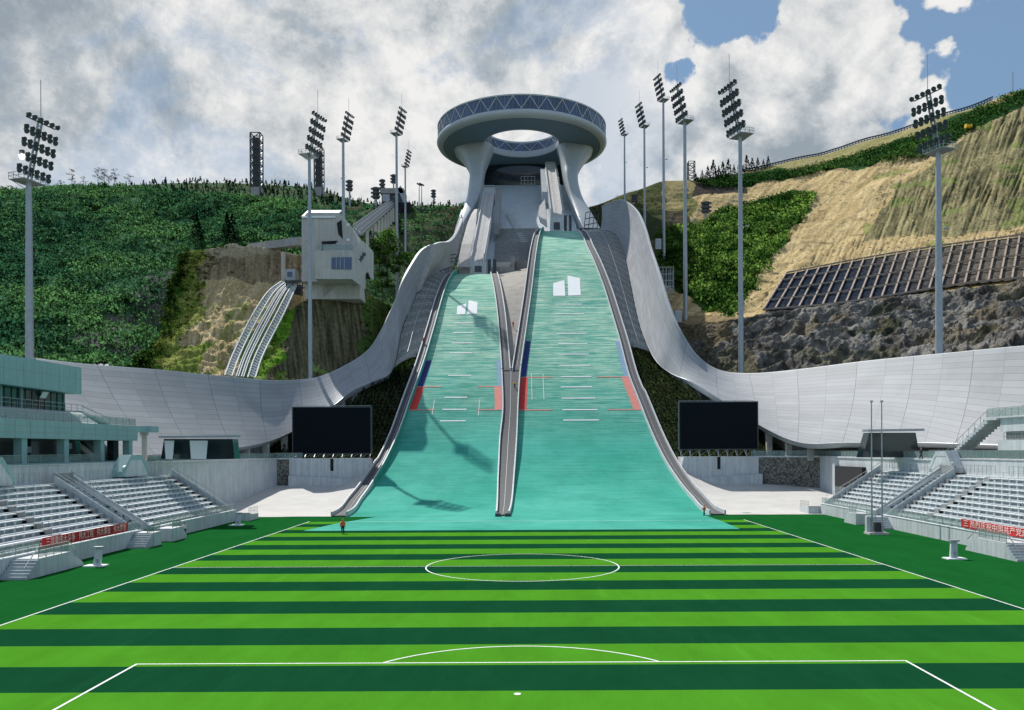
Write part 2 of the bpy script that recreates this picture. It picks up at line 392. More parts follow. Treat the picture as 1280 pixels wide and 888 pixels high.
# ---------------------------------------------------------------- landing slopes
def mint_mat():
    m = bpy.data.materials.new('mint_matting'); nt, b, out = nodes(m)
    co = coords(nt,'pos',(.12,1.5,2.0)); s1 = noise_n(nt, co, 1.0, 7, .74); s2 = noise_n(nt, coords(nt,'pos',(1,1,1)), .05, 5, .6)
    s3 = noise_n(nt, coords(nt,'pos',(.5,.5,.5)), .28, 6, .7)
    z = N(nt,'ShaderNodeSeparateXYZ'); nt.links.new(N(nt,'ShaderNodeNewGeometry').outputs['Position'], z.inputs[0])
    up = N(nt,'ShaderNodeMapRange'); up.inputs[1].default_value = 12; up.inputs[2].default_value = 40; nt.links.new(z.outputs[2], up.inputs[0])
    base = ramp(nt, s2, [(.35,(.045,.315,.235)),(.65,(.085,.40,.315))])           # worn mats fade to pale mint higher up the hill
    pale = ramp(nt, s1, [(.30,(.03,.21,.17)),(.42,(.13,.38,.30)),(.52,(.36,.58,.44)),(.62,(.64,.74,.55)),(.70,(.30,.55,.48))])
    base = mix(nt, .8, base, ramp(nt, s1, [(.3,(.74,.78,.80)),(.52,(1,1,1)),(.72,(1.25,1.15,1.12))]), 'MULTIPLY')
    wear = math_n(nt,'MULTIPLY', up.outputs[0], math_n(nt,'MULTIPLY_ADD', s3, 1.5, .05, clamp=True))
    col = mix(nt, wear, base, pale)
    yy = N(nt,'ShaderNodeSeparateXYZ'); nt.links.new(N(nt,'ShaderNodeNewGeometry').outputs['Position'], yy.inputs[0])
    row = math_n(nt,'FRACT', math_n(nt,'ADD', math_n(nt,'MULTIPLY', yy.outputs[1], .62), math_n(nt,'MULTIPLY', s3, .25)))
    col = mix(nt, .55, col, ramp(nt, row, [(.0,(.72,.78,.78)),(.16,(1,1,1)),(.85,(1.06,1.05,1.03))]), 'MULTIPLY')
    blot = noise_n(nt, coords(nt,'pos',(1,.6,1)), .11, 6, .7); col = mix(nt, 1, col, ramp(nt, blot, [(.30,(.74,.80,.80)),(.55,(1,1,1))]), 'MULTIPLY')
    dk = ramp(nt, s1, [(.26,(.66,.72,.72)),(.42,(1,1,1))]); col = mix(nt, .8, col, dk, 'MULTIPLY')
    nt.links.new(col, b.inputs['Base Color']); b.inputs['Roughness'].default_value = .75; b.inputs['Specular IOR Level'].default_value = .02
    bump(nt, b, s1, .35, .05); return m
M['mint'] = mint_mat(); M['mint_plain'] = mat('mint_plain', (.03,.30,.21), .8, var=.15, sc=1)
M['mark_red'] = mat('mark_red', (.60,.035,.03), .8, var=.15, sc=1); M['mark_blue'] = mat('mark_blue', (.02,.025,.17), .8, var=.2, sc=1)  # wall shadow over the left-hand zones is put into these darker colours
M['mark_blue_pale'] = mat('mark_blue_pale', (.17,.30,.42), .8, var=.2, sc=1); M['mark_red_pale'] = mat('mark_red_pale', (.62,.20,.16), .8, var=.12, sc=1)
M['mark_white'] = mat('mark_white', (.78,.80,.78), .8, var=.06, sc=1)
root_L = thing('ski_jump', (13,139,0), 'larger ski jump on the right with a long pale green landing slope', 'ski jump', 'twin ski jumps')
root_N = thing('ski_jump', (-17,139,0), 'smaller ski jump on the left with a shorter green landing slope', 'ski jump', 'twin ski jumps')
YE = {'L':340.0, 'N':302.0}
def landing(prof, el, er, crest, root):
    rows = []; Y = 138.0
    while Y <= crest+.01:
        a, b = sm(el,Y), sm(er,Y); zz = zat(prof,Y)+.03
        rows.append([(lerp(a,b,t),Y,zz) for t in np.linspace(-.005,1.005,9)]); Y += 1.0
    rows.append([(x,y+.5,z-6) for x,y,z in rows[-1]])
    m = MB(); m.grid(rows); return m.build('landing_slope', M['mint'], root, smooth='all')
landing(LARGE, EL['LL'], EL['LR'], 340, root_L); landing(NORMAL, EL['NL'], EL['NR'], 302, root_N)
def patch(prof, xa, xb, y0, y1, name, mt, root, lift=.10, n=None):
    n = n or max(2,int((y1-y0)/1.2)+1); rows = []
    for Y in np.linspace(y0,y1,n):
        a = xa(Y) if callable(xa) else xa; b = xb(Y) if callable(xb) else xb
        k = max(2, int(abs(b-a)/2)+1)
        rows.append([(x,float(Y),zat(prof,Y)+lift) for x in np.linspace(a,b,4)])
    m = MB(); m.grid(rows); return m.build(name, mt, root, recalc=False)
def onslope(prof, px, py): Y = Yat(prof,px,py); return P(px,py,Y)
def marks(prof, root, el, er, kpy, hspy, bpy_, cx, red_in, lines, logo, left_strong):
    yk, yh, yb = Yat(prof,cx,kpy), Yat(prof,cx,hspy), Yat(prof,cx,bpy_)
    L = lambda Y: sm(el,Y)+.05; Rr = lambda Y: sm(er,Y)-.05; wz = 1.9
    patch(prof, L, lambda Y: L(Y)+wz, yh, yk, 'red_edge_zone', M['mark_red'], root)
    patch(prof, L, lambda Y: L(Y)+wz*.75, yk, yb, 'blue_edge_zone', M['mark_blue'], root)
    patch(prof, lambda Y: Rr(Y)-wz, Rr, yh, yk, 'red_edge_zone', M['mark_red_pale'], root)
    patch(prof, lambda Y: Rr(Y)-wz*.6, Rr, yk, yb, 'blue_edge_zone', M['mark_blue_pale'], root)
    for yy in (yh, yk):
        patch(prof, L(yy), L(yy)+wz+red_in, yy-.16, yy+.16, 'red_line', M['mark_red_pale'], root, .12, 2)
        patch(prof, Rr(yy)-wz-red_in, Rr(yy), yy-.16, yy+.16, 'red_line', M['mark_red_pale'], root, .12, 2)
    for x0, x1, py in lines:
        a = onslope(prof, x0, py); b = onslope(prof, x1, py)
        patch(prof, a.x, b.x, a.y-.17, a.y+.17, 'distance_line', M['mark_white'], root, .12, 2)
    for poly in logo:
        pts = [onslope(prof, *q) for q in poly]; pts = [p+Vector((0,0,.14)) for p in pts]
        # quad subdivided along the slope so that it follows the curve
        rows = []
        for t in np.linspace(0,1,9):
            a = pts[0].lerp(pts[3],t); b = pts[1].lerp(pts[2],t)
            rows.append([Vector((q.x,q.y,zat(prof,q.y)+.14)) for q in (a, a.lerp(b,.5), b)])
        m = MB(); m.grid(rows); m.build('slope_emblem', M['mark_white'], root, recalc=False)
marks(LARGE, root_L, EL['LL'], EL['LR'], 472, 513, 427, 725, 6.5,
      [(694,728,381),(695,730,393),(696,733,417.5),(698,734,430.5),(698,736,443.5),(699,738,457.5),(701,739,471.5),(701,740,484.5),(702,744,498.5),(703,747,513),(704,749,526)],
      [[(691.5,370.5),(706.7,370.5),(705.5,351),(691.5,354.5)],[(710.3,370.3),(726,369.8),(725,348.5),(709.3,345)]], 1)
marks(NORMAL, root_N, EL['NL'], EL['NR'], 484, 513, 451, 570, 4.5,
      [(568,592,404.5),(566,592,416.5),(565,591,429.5),(562,590,442),(560,589,470),(556,584,497.5),(553,583,512.5),(550,582,527)],
      [[(571,394),(581.5,393.5),(583,380),(571.5,383.5)],[(584,393.3),(596.5,393),(597,378.5),(586,376)]], 0)
# thin faint vertical painted ticks
for prof, root, xs, y0, y1 in ((LARGE,root_L,(665,680),468,500),(NORMAL,root_N,(540,598),500,520)):
    for px in xs:
        a, b = onslope(prof,px,y1), onslope(prof,px,y0); patch(prof, a.x-.06, a.x+.06, a.y, b.y, 'tick_line', M['mark_white'], root)
# apron of green matting on the turf, white hold line
m = MB(); fr = [(-30.6,114.5),(29.8,114.5),(30.5,138.5),(-24.5,138.5)]
m.grid([[(lerp(fr[0][0],fr[1][0],t),114.5,.014) for t in np.linspace(0,1,9)],[(lerp(-28.5,30.2,t),126,.014) for t in np.linspace(0,1,9)],[(lerp(-24.5,30.2,t),138.4,.014) for t in np.linspace(0,1,9)]])
tag(m.build('outrun_matting', M['mint']), 'flat green matting at the foot of both landing slopes', 'matting', kind='structure')
m = MB(); m.add([(-27.5,128.6,.022),(30.5,128.6,.022),(30.5,128.75,.022),(-27.5,128.75,.022)],[(0,1,2,3)])
tag(m.build('hold_line', M['line']), 'thin white line across the green outrun matting', 'marking', kind='structure')
# side walkways with white walls
def walkway(prof, ed, side, root, y0, y1, width=2.3, hin=.85, lining=False, hout=.85, y_jog=None):
    ib=[]; it=[]; fl=[]; ot=[]
    loops_in=[]; loops_fl=[]; loops_out=[]
    for Y in np.arange(y0, y1+.01, 1.5):
        x = sm(ed,Y); zz = zat(prof,Y); g = lambda d,h: (x+side*d, Y, zz+h)
        wv = width*(1.12 if y_jog and Y < y_jog else 1.0)
        hh = hin if not lining else lerp(.9,hin,max(0,min(1,(Y-165)/25))); loops_in.append([g(.0,-.6),g(.0,hh),g(.28,hh),g(.28,-.6)])
        loops_fl.append([g(.28,-.5),g(.28,.22),g(wv,.22),g(wv,-.5)])
        loops_out.append([g(wv,-1.6),g(wv,hout),g(wv+.26,hout),g(wv+.26,-1.6)])
    m = MB(); m.loft(loops_in); m.build('inner_wall', M['white_paint'], root)
    if lining:
        m = MB(); m.loft([[l[0]+Vector((-side*.07,0,.0)) if False else Vector(l[0])+Vector((-side*.06,0,0)), Vector(l[1])+Vector((-side*.06,0,-.12)), Vector(l[1])+Vector((-side*.005,0,-.12)), Vector(l[0])+Vector((-side*.005,0,0))] for l in loops_in if l[0][1] > 172]); m.build('wall_lining', M['mint_plain'], root)
    m = MB(); m.loft(loops_fl); m.build('walkway_floor', M['dark_floor'], root)
    m = MB(); m.loft(loops_out); m.build('outer_wall', M['white_paint'], root)
    # thin pale cable conduit along the walkway floor
    m = MB(); pts = [(sm(ed,Y)+side*(width*.55), Y, zat(prof,Y)+.27) for Y in np.arange(y0+1,y1-1,3)]
    for a,b in zip(pts,pts[1:]): m.bar(a,b,.09,.08)
    m.build('conduit', M['galv'], root)
YS = 223.0
walkway(NORMAL, EL['NL'], -1, root_N, 138.5, 303.5, y_jog=186, hin=1.8, lining=True)
walkway(LARGE, EL['LR'], 1, root_L, 138.5, 341.5, y_jog=214)
walkway(NORMAL, EL['NR'], 1, root_N, YS, 303.5); walkway(LARGE, EL['LL'], -1, root_L, YS, 341.5, hin=1.8, lining=True)
li=[]; lf=[]; lo=[]
for Y in np.arange(138.5, YS+.6, 1.5):
    Y = min(Y,YS); a, b = sm(EL['NR'],Y), sm(EL['LL'],Y); zz = zat(LARGE,Y); q = lambda x,h: (x,Y,zz+h)
    li.append([q(a,-.6),q(a,.85),q(a+.28,.85),q(a+.28,-.6)]); lo.append([q(b-.28,-.6),q(b-.28,.85),q(b,.85),q(b,-.6)])
    lf.append([q(a+.28,-.5),q(a+.28,.22),q(b-.28,.22),q(b-.28,-.5)])
m = MB(); m.loft(li); m.build('inner_wall', M['white_paint'], root_N)
m = MB(); m.loft([[(q[0],q[1],q[2]+(max(0,min(.95,(q[1]-165)/26)) if k in (1,2) else 0)) for k,q in enumerate(l)] for l in lo]); m.build('inner_wall', M['white_paint'], root_L)
m = MB(); m.loft([[(l[3][0]+.06,l[3][1],l[3][2]),(l[2][0]+.06,l[2][1],l[2][2]+max(0,min(.95,(l[2][1]-165)/26))-.13),(l[2][0]+.005,l[2][1],l[2][2]+max(0,min(.95,(l[2][1]-165)/26))-.13),(l[3][0]+.005,l[3][1],l[3][2])] for l in lo if l[0][1] > 172]); m.build('wall_lining', M['mint_plain'], root_L)
m = MB(); m.loft(lf); m.build('walkway_floor', M['dark_floor'], root_L)
m = MB()
for Y in np.arange(140,YS-1.6,1.5):
    a, b = sm(EL['NR'],Y), sm(EL['LL'],Y); m.bar(((a+b)/2,Y,zat(LARGE,Y)+.24),((sm(EL['NR'],Y+1.55)+sm(EL['LL'],Y+1.55))/2,Y+1.55,zat(LARGE,Y+1.55)+.24),.14,.12)
m.build('conduit', M['galv'], root_L)
# end boxes of the middle walkway
for px in (622.5,634.5):
    p = P(px,642,138); m = MB(); m.bb(p.x-.45,p.x+.45,137.2,138.3,.02,.55); m.build('end_block', M['dark_floor'], root_L)
M['wedge'] = mat('wedge_concrete', (.30,.275,.24), .9, var=.2, sc=.4, bmp=.3)
# V shaped concrete between the two hills, with steps at its edge
rows=[]
for Y in np.arange(YS-1,336,2.0):
    a = sm(EL['NR'],min(Y,301))+2.5; b = sm(EL['LL'],Y)-2.5
    if Y>301: a = sm(EL['NR'],301)+2.5
    za, zb = zat(NORMAL,min(Y,302))+max(0,Y-302)*.33, zat(LARGE,Y); 
    if b<a: b=a+.05
    rows.append([(lerp(a,b,t),Y,lerp(za,min(zb,za+2.2),t)-1.2) for t in (0,.33,.66,1)])
m = MB(); m.grid(rows); tag(m.build('gully_floor', M['wedge'], smooth='all'), 'pale concrete wedge between the two landing slopes', 'concrete', kind='structure')
# ---------------------------------------------------------------- hills: surveyed columns of (row, distance)
class Surf:
    def __init__(s, cols, lin_=False):
        s.dfn = None; s.sky = .2; s.px = [c[0] for c in cols]; s.k = np.array([c[1] for c in cols], float)   # cols x knots x 2
    def at(s, px, v):       # v 0..1 top->bottom
        i = min(max(np.searchsorted(s.px, px)-1, 0), len(s.px)-2); t = (px-s.px[i])/(s.px[i+1]-s.px[i])
        t2 = t*t*(3-2*t)*.35+t*.65
        kn = s.k[i]*(1-t2)+s.k[i+1]*t2; n = len(kn)-1
        q = v*n; j = min(int(q), n-1); f = q-j; f2 = f
        a = kn[j]*(1-f2)+kn[j+1]*f2
        p = P(px, a[0], a[1])
        if s.dfn: p = p+Vector((0,-.6,.8))*(s.dfn(p,px,a[0])*min(1,s.sky+v*9))
        return p, a
    def find(s, px, py):    # v for a row
        lo, hi = 0., 1.
        for _ in range(30):
            mid = (lo+hi)/2
            if s.at(px,mid)[1][0] < py: lo = mid
            else: hi = mid
        return s.at(px,lo)[0]
def terrain(name, surf, nx, ny, colour, mt, label, disp=0, dscale=.05, back=40, skyrough=0, smooth='all', ridged=False, grooves=None):
    sg = 1
    def dfn(p,px,py):
        n = noise.ridged_multi_fractal(p*dscale,.85,2.2,7,1.0,2.0)*.55-.6 if ridged else fbm(p*dscale,6)
        n *= disp
        if grooves: n += grooves[0]*(.55+.9*noise.noise(p*.025))*fold(surf,px,py)*(-abs(streak(px,py,grooves[1],grooves[2],7))*1.6+.4)+.35*noise.noise(Vector((px*.05,py*.35,2)))
        if surf is HR and inpoly(px,py,GRID_R): n *= .12
        return n
    surf.dfn = dfn; surf.sky = skyrough
    rows=[]; cols=[]; x0, x1 = surf.px[0], surf.px[-1]; grid=[]
    for j in range(ny+1):
        r=[]
        for i in range(nx+1):
            px = x0+(x1-x0)*i/nx; p, a = surf.at(px, j/ny)
            r.append((p, px, a[0]))
        grid.append(r)
    vs=[]; cs=[]
    for b, up in ((2,-back*.9),(1,-1.5)):
        r=[]
        for p,px,py in grid[0]:
            r.append((p+Vector((0,back*b,up)),px,py))
        rows.append(r)
    for j, r in enumerate(grid):
        q=[]
        for p,px,py in r:
            q.append((p, px, py))
        rows.append(q)
    nx1 = nx+1; me = bpy.data.meshes.new(name)
    fs = [(j*nx1+i, (j+1)*nx1+i, (j+1)*nx1+i+1, j*nx1+i+1) for j in range(len(rows)-1) for i in range(nx)]
    me.from_pydata([q[0] for r in rows for q in r], [], fs); me.materials.append(mt)
    ca = me.color_attributes.new('col','FLOAT_COLOR','POINT'); buf=[]
    for r in rows:
        for p,px,py in r: buf += list(colour(p,px,py))+[1.0]
    ca.data.foreach_set('color', buf)
    me.polygons.foreach_set('use_smooth', [smooth=='all']*len(me.polygons)); me.update()
    o = link_mesh(name, me); return tag(o, label, 'terrain', kind='structure'), rows
GRID_R = [(940,396),(978,338),(1300,290),(1400,285),(1400,360),(1290,356)]
def fold(s,px,py):      # the tan slope is smooth left of a diagonal fold, rilled to its right
    if s is not HR: return 1.0
    return lerp(.38,1.05,max(0,min(1,(px-(925+(400-py)*1.12))/45.)))
def mixc(a,b,t): t = max(0,min(1,t)); return tuple(x+(y-x)*t for x,y in zip(a,b))
def leaves(name, pts, rad, colr, k, label, mt=None, cone=False, size=.29, flat=.8, kind='stuff', cat='shrubs', origin=None):
    pts = np.array(pts,float); rad = np.array(rad,float); colr = np.array(colr,float); n = len(pts)
    c = np.repeat(pts,k,0); r = np.repeat(rad,k); col = np.repeat(colr,k,0); Nn = n*k
    if cone:
        h = rng.random(Nn)**1.3; ang = rng.random(Nn)*2*np.pi; rr = (1-h)*.36*(.55+.45*rng.random(Nn))
        d = np.stack([rr*np.cos(ang), rr*np.sin(ang), h],1); c = c+d*r[:,None]; d = np.stack([np.cos(ang),np.sin(ang),.4+0*ang],1); nd = np.stack([np.cos(ang),np.sin(ang),.5+0*ang],1)
    else:
        d = rng.normal(size=(Nn,3)); d /= np.linalg.norm(d,axis=1)[:,None]; d[:,2] = np.abs(d[:,2])*1.0-.15*rng.random(Nn)
        q = (.55+.5*rng.random(Nn))[:,None]; c = c+d*q*r[:,None]*np.array([1,1,flat]); nd = d
    nd = nd+rng.normal(size=(Nn,3))*.55; nd /= np.linalg.norm(nd,axis=1)[:,None]
    t = np.cross(nd, rng.normal(size=(Nn,3))); t /= np.linalg.norm(t,axis=1)[:,None]; b = np.cross(nd,t)
    s = (r*size*(.55+.7*rng.random(Nn)))[:,None]*(.55 if cone else 1)
    tw = .7
    v = np.empty((Nn,4,3)); v[:,0] = c-t*s*.5; v[:,1] = c+b*s*.42; v[:,2] = c+t*s*.6; v[:,3] = c-b*s*.42
    v = v.reshape(-1,3); org = np.array(origin if origin is not None else pts.mean(0)); v = v-org
    me = bpy.data.meshes.new(name); me.vertices.add(len(v)); me.vertices.foreach_set('co', v.ravel())
    me.loops.add(len(v)); me.loops.foreach_set('vertex_index', np.arange(len(v),dtype=np.int32))
    me.polygons.add(Nn); me.polygons.foreach_set('loop_start', np.arange(0,len(v),4,dtype=np.int32)); 
    me.materials.append(mt or M['leaf'])
    col = np.clip(col*(.75+.5*rng.random((Nn,1))),0,1); cc = np.concatenate([col,np.ones((Nn,1))],1); cc = np.repeat(cc,4,0)
    ca = me.color_attributes.new('col','FLOAT_COLOR','POINT'); ca.data.foreach_set('color', cc.astype(np.float32).ravel())
    me.update(calc_edges=True); me.validate()
    nn = d*np.array([.65,.65,.65])+np.array([0,0,.85])+rng.normal(size=(Nn,3))*.25; nn /= np.linalg.norm(nn,axis=1)[:,None]
    me.polygons.foreach_set('use_smooth',[True]*Nn); me.normals_split_custom_set_from_vertices(np.repeat(nn,4,0).tolist())
    o = bpy.data.objects.new(name, me); COL.objects.link(o); o.location = org
    return tag(o, label, cat, kind=kind) if label else o
# --- tables
HL = Surf([(-90,[(240,420),(310,330),(390,250),(470,178)]),(0,[(236,420),(310,330),(390,255),(460,188)]),(75,[(231,425),(310,338),(390,262),(470,198)]),
 (130,[(230,430),(310,342),(390,268),(475,206)]),(180,[(236,430),(300,352),(380,280),(485,220)]),(260,[(246,430),(290,372),(340,312),(485,280)]),(345,[(252,430),(280,382),(310,325),(485,290)]),
 (430,[(258,430),(290,380),(330,330),(485,300)]),(500,[(260,440),(290,390),(340,340),(485,310)]),(590,[(262,440),(290,390),(330,350),(480,330)])])
RIDGE = Surf([(120,[(238,570),(262,450)]),(150,[(233,570),(262,450)]),(165,[(231,570),(262,450)]),(225,[(229,570),(265,450)]),(280,[(229,570),(270,450)]),(320,[(230,570),(272,450)]),(385,[(234,570),(275,450)]),
 (426,[(246,570),(278,450)]),(455,[(253,560),(280,450)]),(500,[(258,550),(280,455)]),(540,[(256,540),(285,455)]),(600,[(262,540),(285,455)])])
CLF = Surf([(150,[(470,210),(474,209),(478,207),(492,200)]),(172,[(462,214),(466,212),(470,210),(490,201)]),(200,[(425,236),(440,230),(455,222),(490,206)]),(214,[(350,256),(385,248),(425,236),(490,207)]),(228,[(316,264),(360,258),(405,243),(490,209)]),(260,[(310,264),(350,259),(385,249),(490,212)]),
 (300,[(308,264),(345,259),(375,250),(490,214)]),(335,[(310,264),(352,257),(380,248),(490,217)]),(375,[(318,268),(370,256),(400,246),(490,222)]),(410,[(330,270),(380,258),(410,250),(490,226)])])
MND = Surf([(308,[(474,224),(477,223),(481,222),(495,212)]),(330,[(432,234),(448,230),(462,225),(495,214)]),(352,[(396,240),(420,237),(446,229),(495,216)]),(380,[(376,242),(405,240),(440,233),(495,219)]),
 (420,[(371,245),(400,243),(440,240),(495,228)]),(465,[(371,254),(395,252),(430,249),(495,240)]),(490,[(384,280),(400,277),(425,270),(480,260)]),(520,[(402,292),(410,290),(430,284),(470,272)])])
HR = Surf([(715,[(268,400),(280,385),(300,370),(420,345)]),(740,[(258,410),(275,390),(300,365),(430,330)]),(790,[(240,418),(265,388),(310,345),(430,300)]),(830,[(226,420),(265,380),(320,325),(402,270)]),(880,[(226,425),(265,385),(330,315),(410,260)]),
 (935,[(214,425),(260,385),(330,310),(396,252)]),(1020,[(196,410),(250,365),(320,300),(385,245)]),(1100,[(172,395),(230,345),(310,285),(375,238)]),(1200,[(140,375),(210,320),(300,262),(364,228)]),
 (1280,[(112,360),(200,305),(290,250),(352,222)]),(1370,[(86,345),(190,290),(285,240),(342,213)])])
HR.k = np.concatenate([HR.k, HR.k[:,-1:,:]+np.array([45.,-6.])],1)
RK = Surf([(826,[(402,272),(424,262),(444,252),(490,240)]),(845,[(404,262),(421,255),(442,247),(487,238)]),(870,[(408,257),(425,250),(445,243),(492,233)]),(920,[(400,252),(425,243),(450,234),(502,223)]),(960,[(391,249),(415,241),(445,230),(502,216)]),(1050,[(380,240),(405,231),(440,217),(502,201)]),
 (1150,[(368,231),(395,223),(430,207),(502,182)]),(1230,[(358,224),(390,213),(425,195),(502,172)]),(1280,[(350,219),(380,208),(420,187),(502,162)]),(1370,[(340,210),(370,200),(410,177),(502,152)])])
DKG=(.05,.15,.07); MDG=(.09,.22,.09); OLV=(.085,.095,.040); TAN=(.36,.265,.135); TAN2=(.27,.20,.10); DRY=(.30,.26,.12); ROCKC=(.13,.125,.12); BRN=(.085,.062,.042)
def nz(p,s,seed=0): return noise.noise(p*s+Vector((seed,seed*.7,0)))
GULLY = [(70,430),(105,385),(140,350),(185,325),(225,318),(232,380),(205,420),(180,450),(130,455)]
def col_HL(p,px,py):
    c = mixc(DKG,MDG,.5+nz(p,.03)*1.2)
    if inpoly(px,py,GULLY) and nz(p,.07,4) > .05: c = mixc((.10,.105,.105),(.17,.165,.15),.5+nz(p,.3,2))
    if px > 385: c = mixc(c, mixc(OLV,BRN,.5+nz(p,.05,3)), min(1,(px-385)/30)*(.75+.5*nz(p,.04,5)))
    return c
def col_R(p,px,py): return mixc((.05,.12,.05),(.11,.12,.055),.35+nz(p,.06)*.8)
def streak(px,py,tilt=.25,f=.5,seed=0): return noise.fractal(Vector(((px+tilt*py)*f, py*.02, seed)),.9,2.2,4)
def col_CL(p,px,py):
    n = nz(p,.12)*18; vx = px-(175+(460-py)*.36)+nz(p,.045,3)*34+nz(p,.35,1)*7     # distance right of the grass edge
    c = mixc((.54,.41,.21),(.72,.58,.34),.5+streak(px,py,.5,.3)*1.4)
    if py < 352+n*.5: c = mixc((.26,.20,.12),(.44,.35,.22),.5+streak(px,py,0,.25)*1.2)
    if py < 318+n*.2: c = (.50,.43,.30)
    if vx < 30+n or (py > 430 and px < 260+n): c = mixc((.18,.28,.04),(.36,.36,.10),.5+nz(p,.15,2))
    if vx < 8+n*.5: c = (.09,.20,.03)
    if py > 380 and streak(px,py,.9,.10,4) > .10: c = mixc(c,(.26,.32,.07),.7)
    if px > 300 and py > 420 : c = mixc(c,(.12,.27,.03),.7)
    return c
def col_M(p,px,py):
    s = streak(px,py,-.12,.30,2); c = mixc((.075,.075,.042),(.21,.19,.11),.5+s*1.3)
    e = nz(p,.15,6)*14
    left = px-(316+(470-py)*.40)
    if left < 22+e: c = mixc((.12,.32,.02),(.22,.40,.05),.5+nz(p,.2,1))
    if px > 450+e: c = mixc(c,(.07,.18,.03),.65)
    return c
GREEN_R = [(818,300),(845,285),(880,275),(905,262),(940,250),(985,243),(1022,240),(1002,275),(960,330),(937,365),(915,394),(890,388),(860,372),(832,352)]
BAND_R = [(865,226),(900,222),(940,220),(1000,212),(1060,197),(1120,180),(1190,152),(1240,128),(1280,112),(1290,124),(1240,150),(1200,172),(1170,190),(1120,205),(1075,207),(1040,212),(1000,221),(960,228),(920,232),(880,234)]
OLIVE_R = [(1212,168),(1290,125),(1390,100),(1390,285),(1280,288),(1180,296),(1120,292),(1080,300),(1120,235),(1160,205),(1175,195)]
def col_HR(p,px,py):
    n1, n2 = nz(p,.07,1)*9, nz(p,.07,8)*9; x, y = px+n1, py+n2
    fo = fold(HR,px,py); s = lerp(streak(px,py,1.05,.16,5), streak(px,py,.42,.30), (fo-.38)/.67); g = abs(streak(px,py,.42,.19,7))*fo; c = mixc((.45,.33,.155),(.68,.53,.28),.55+s*1.0-max(0,g-.25)*.9); c = mixc(c,(.22,.165,.085),max(0,noise.noise(Vector((px*.02,py*.33,3)))-.25)*1.6)  # g darkens the grooves: shade of the rills put into the colour
    if inpoly(x,y,OLIVE_R): c = mixc((.16,.145,.075),(.40,.35,.18),.5+streak(px,py,.30,.3,3)*1.2-max(0,g-.2)*.6)  # same groove shade put into the olive part
    if px > 1080 and nz(Vector((px*.02,py*.09,0)),1,4) > .30: c = mixc(c,(.20,.26,.07),.6)
    if y < lerp(226,172,(px-880)/220.)+ (14 if px>935 else 0) and px > 860 and px < 1240: c = mixc((.46,.39,.19),(.32,.30,.12),.5+nz(p,.1)) 
    if x < 868 and y < 268: c = mixc((.20,.20,.07),(.38,.31,.15),.5+nz(p,.06,2)*1.5)
    if x < 862 and y > 262 and y < 305 : c = (.10,.085,.055)
    if x < 830: c = mixc(c,(.05,.07,.025),.8)
    if 868 < x and 232 < y+0 < 245+ (0 if px<935 else -14) and px < 1075: c = (.075,.065,.055)
    if inpoly(x,y,BAND_R): c = (.04,.10,.03)
    if inpoly(x,y,GREEN_R): c = (.04,.11,.02)
    if py > 395 : c = mixc(c,(.16,.12,.07),.6)
    return c
def col_RK(p,px,py):
    c = mixc((.125,.115,.10),(.43,.405,.36),.5+nz(p,.15,2)*.9+nz(p,.5,3)*.7)
    if nz(p,.09,9) > .30: c = mixc(c,(.28,.23,.15),.7)
    if nz(p,.12,14) > .30: c = mixc(c,(.05,.065,.025),.7)
    if px < 915 and py < 430: c = mixc(c,(.26,.21,.125),.8)
    if py > 437 and nz(p,.08,5) > -.1: c = mixc(c,(.20,.19,.12),.7)
    return c
terrain('hillside', HL, 150, 60, col_HL, M['earth'], 'dark green shrub covered hillside on the left', disp=8, dscale=.016, skyrough=.2)
terrain('ridge', RIDGE, 80, 14, col_R, M['earth'], 'distant planted ridge behind the green hillside', disp=3, dscale=.02, skyrough=.2)
terrain('rock_bank', CLF, 300, 190, col_CL, M['earth'], 'tan eroded bank with a rock face at its top', disp=2.0, dscale=.16, skyrough=.5, back=26, grooves=(1.2,.5,.3))
terrain('mound', MND, 210, 80, col_M, M['earth'], 'steep streaked mound under the angular concrete building', disp=1.0, dscale=.12, skyrough=.1, back=22, grooves=(1.1,-.12,.22))
terrain('slope', HR, 520, 230, col_HR, M['earth'], 'large tan slope covered in erosion netting on the right', disp=2.0, dscale=.05, skyrough=.1, grooves=(1.2,.42,.19))
terrain('rock_cliff', RK, 440, 120, col_RK, M['rock'], 'grey broken rock cliff below the tan slope', disp=3.6, dscale=.17, skyrough=.4, back=34, ridged=True)
# far hills so that the land goes on behind the ridges
m = MB(); far=[]
for i in range(61):
    a = -1.25+2.5*i/60; far.append([(math.sin(a)*d, math.cos(a)*d, h*(1+.25*noise.noise(Vector((a*3,d*.001,1))))) for d,h in ((420,-2),(600,45),(900,75),(1300,70))])
m.grid(far); me = m.mesh('hills', M['earth'], smooth='all')
ca = me.color_attributes.new('col','FLOAT_COLOR','POINT'); ca.data.foreach_set('color', [.03,.055,.025,1]*len(me.vertices))
tag(link_mesh('hills', me), 'low green hills behind everything', 'hills', kind='structure')
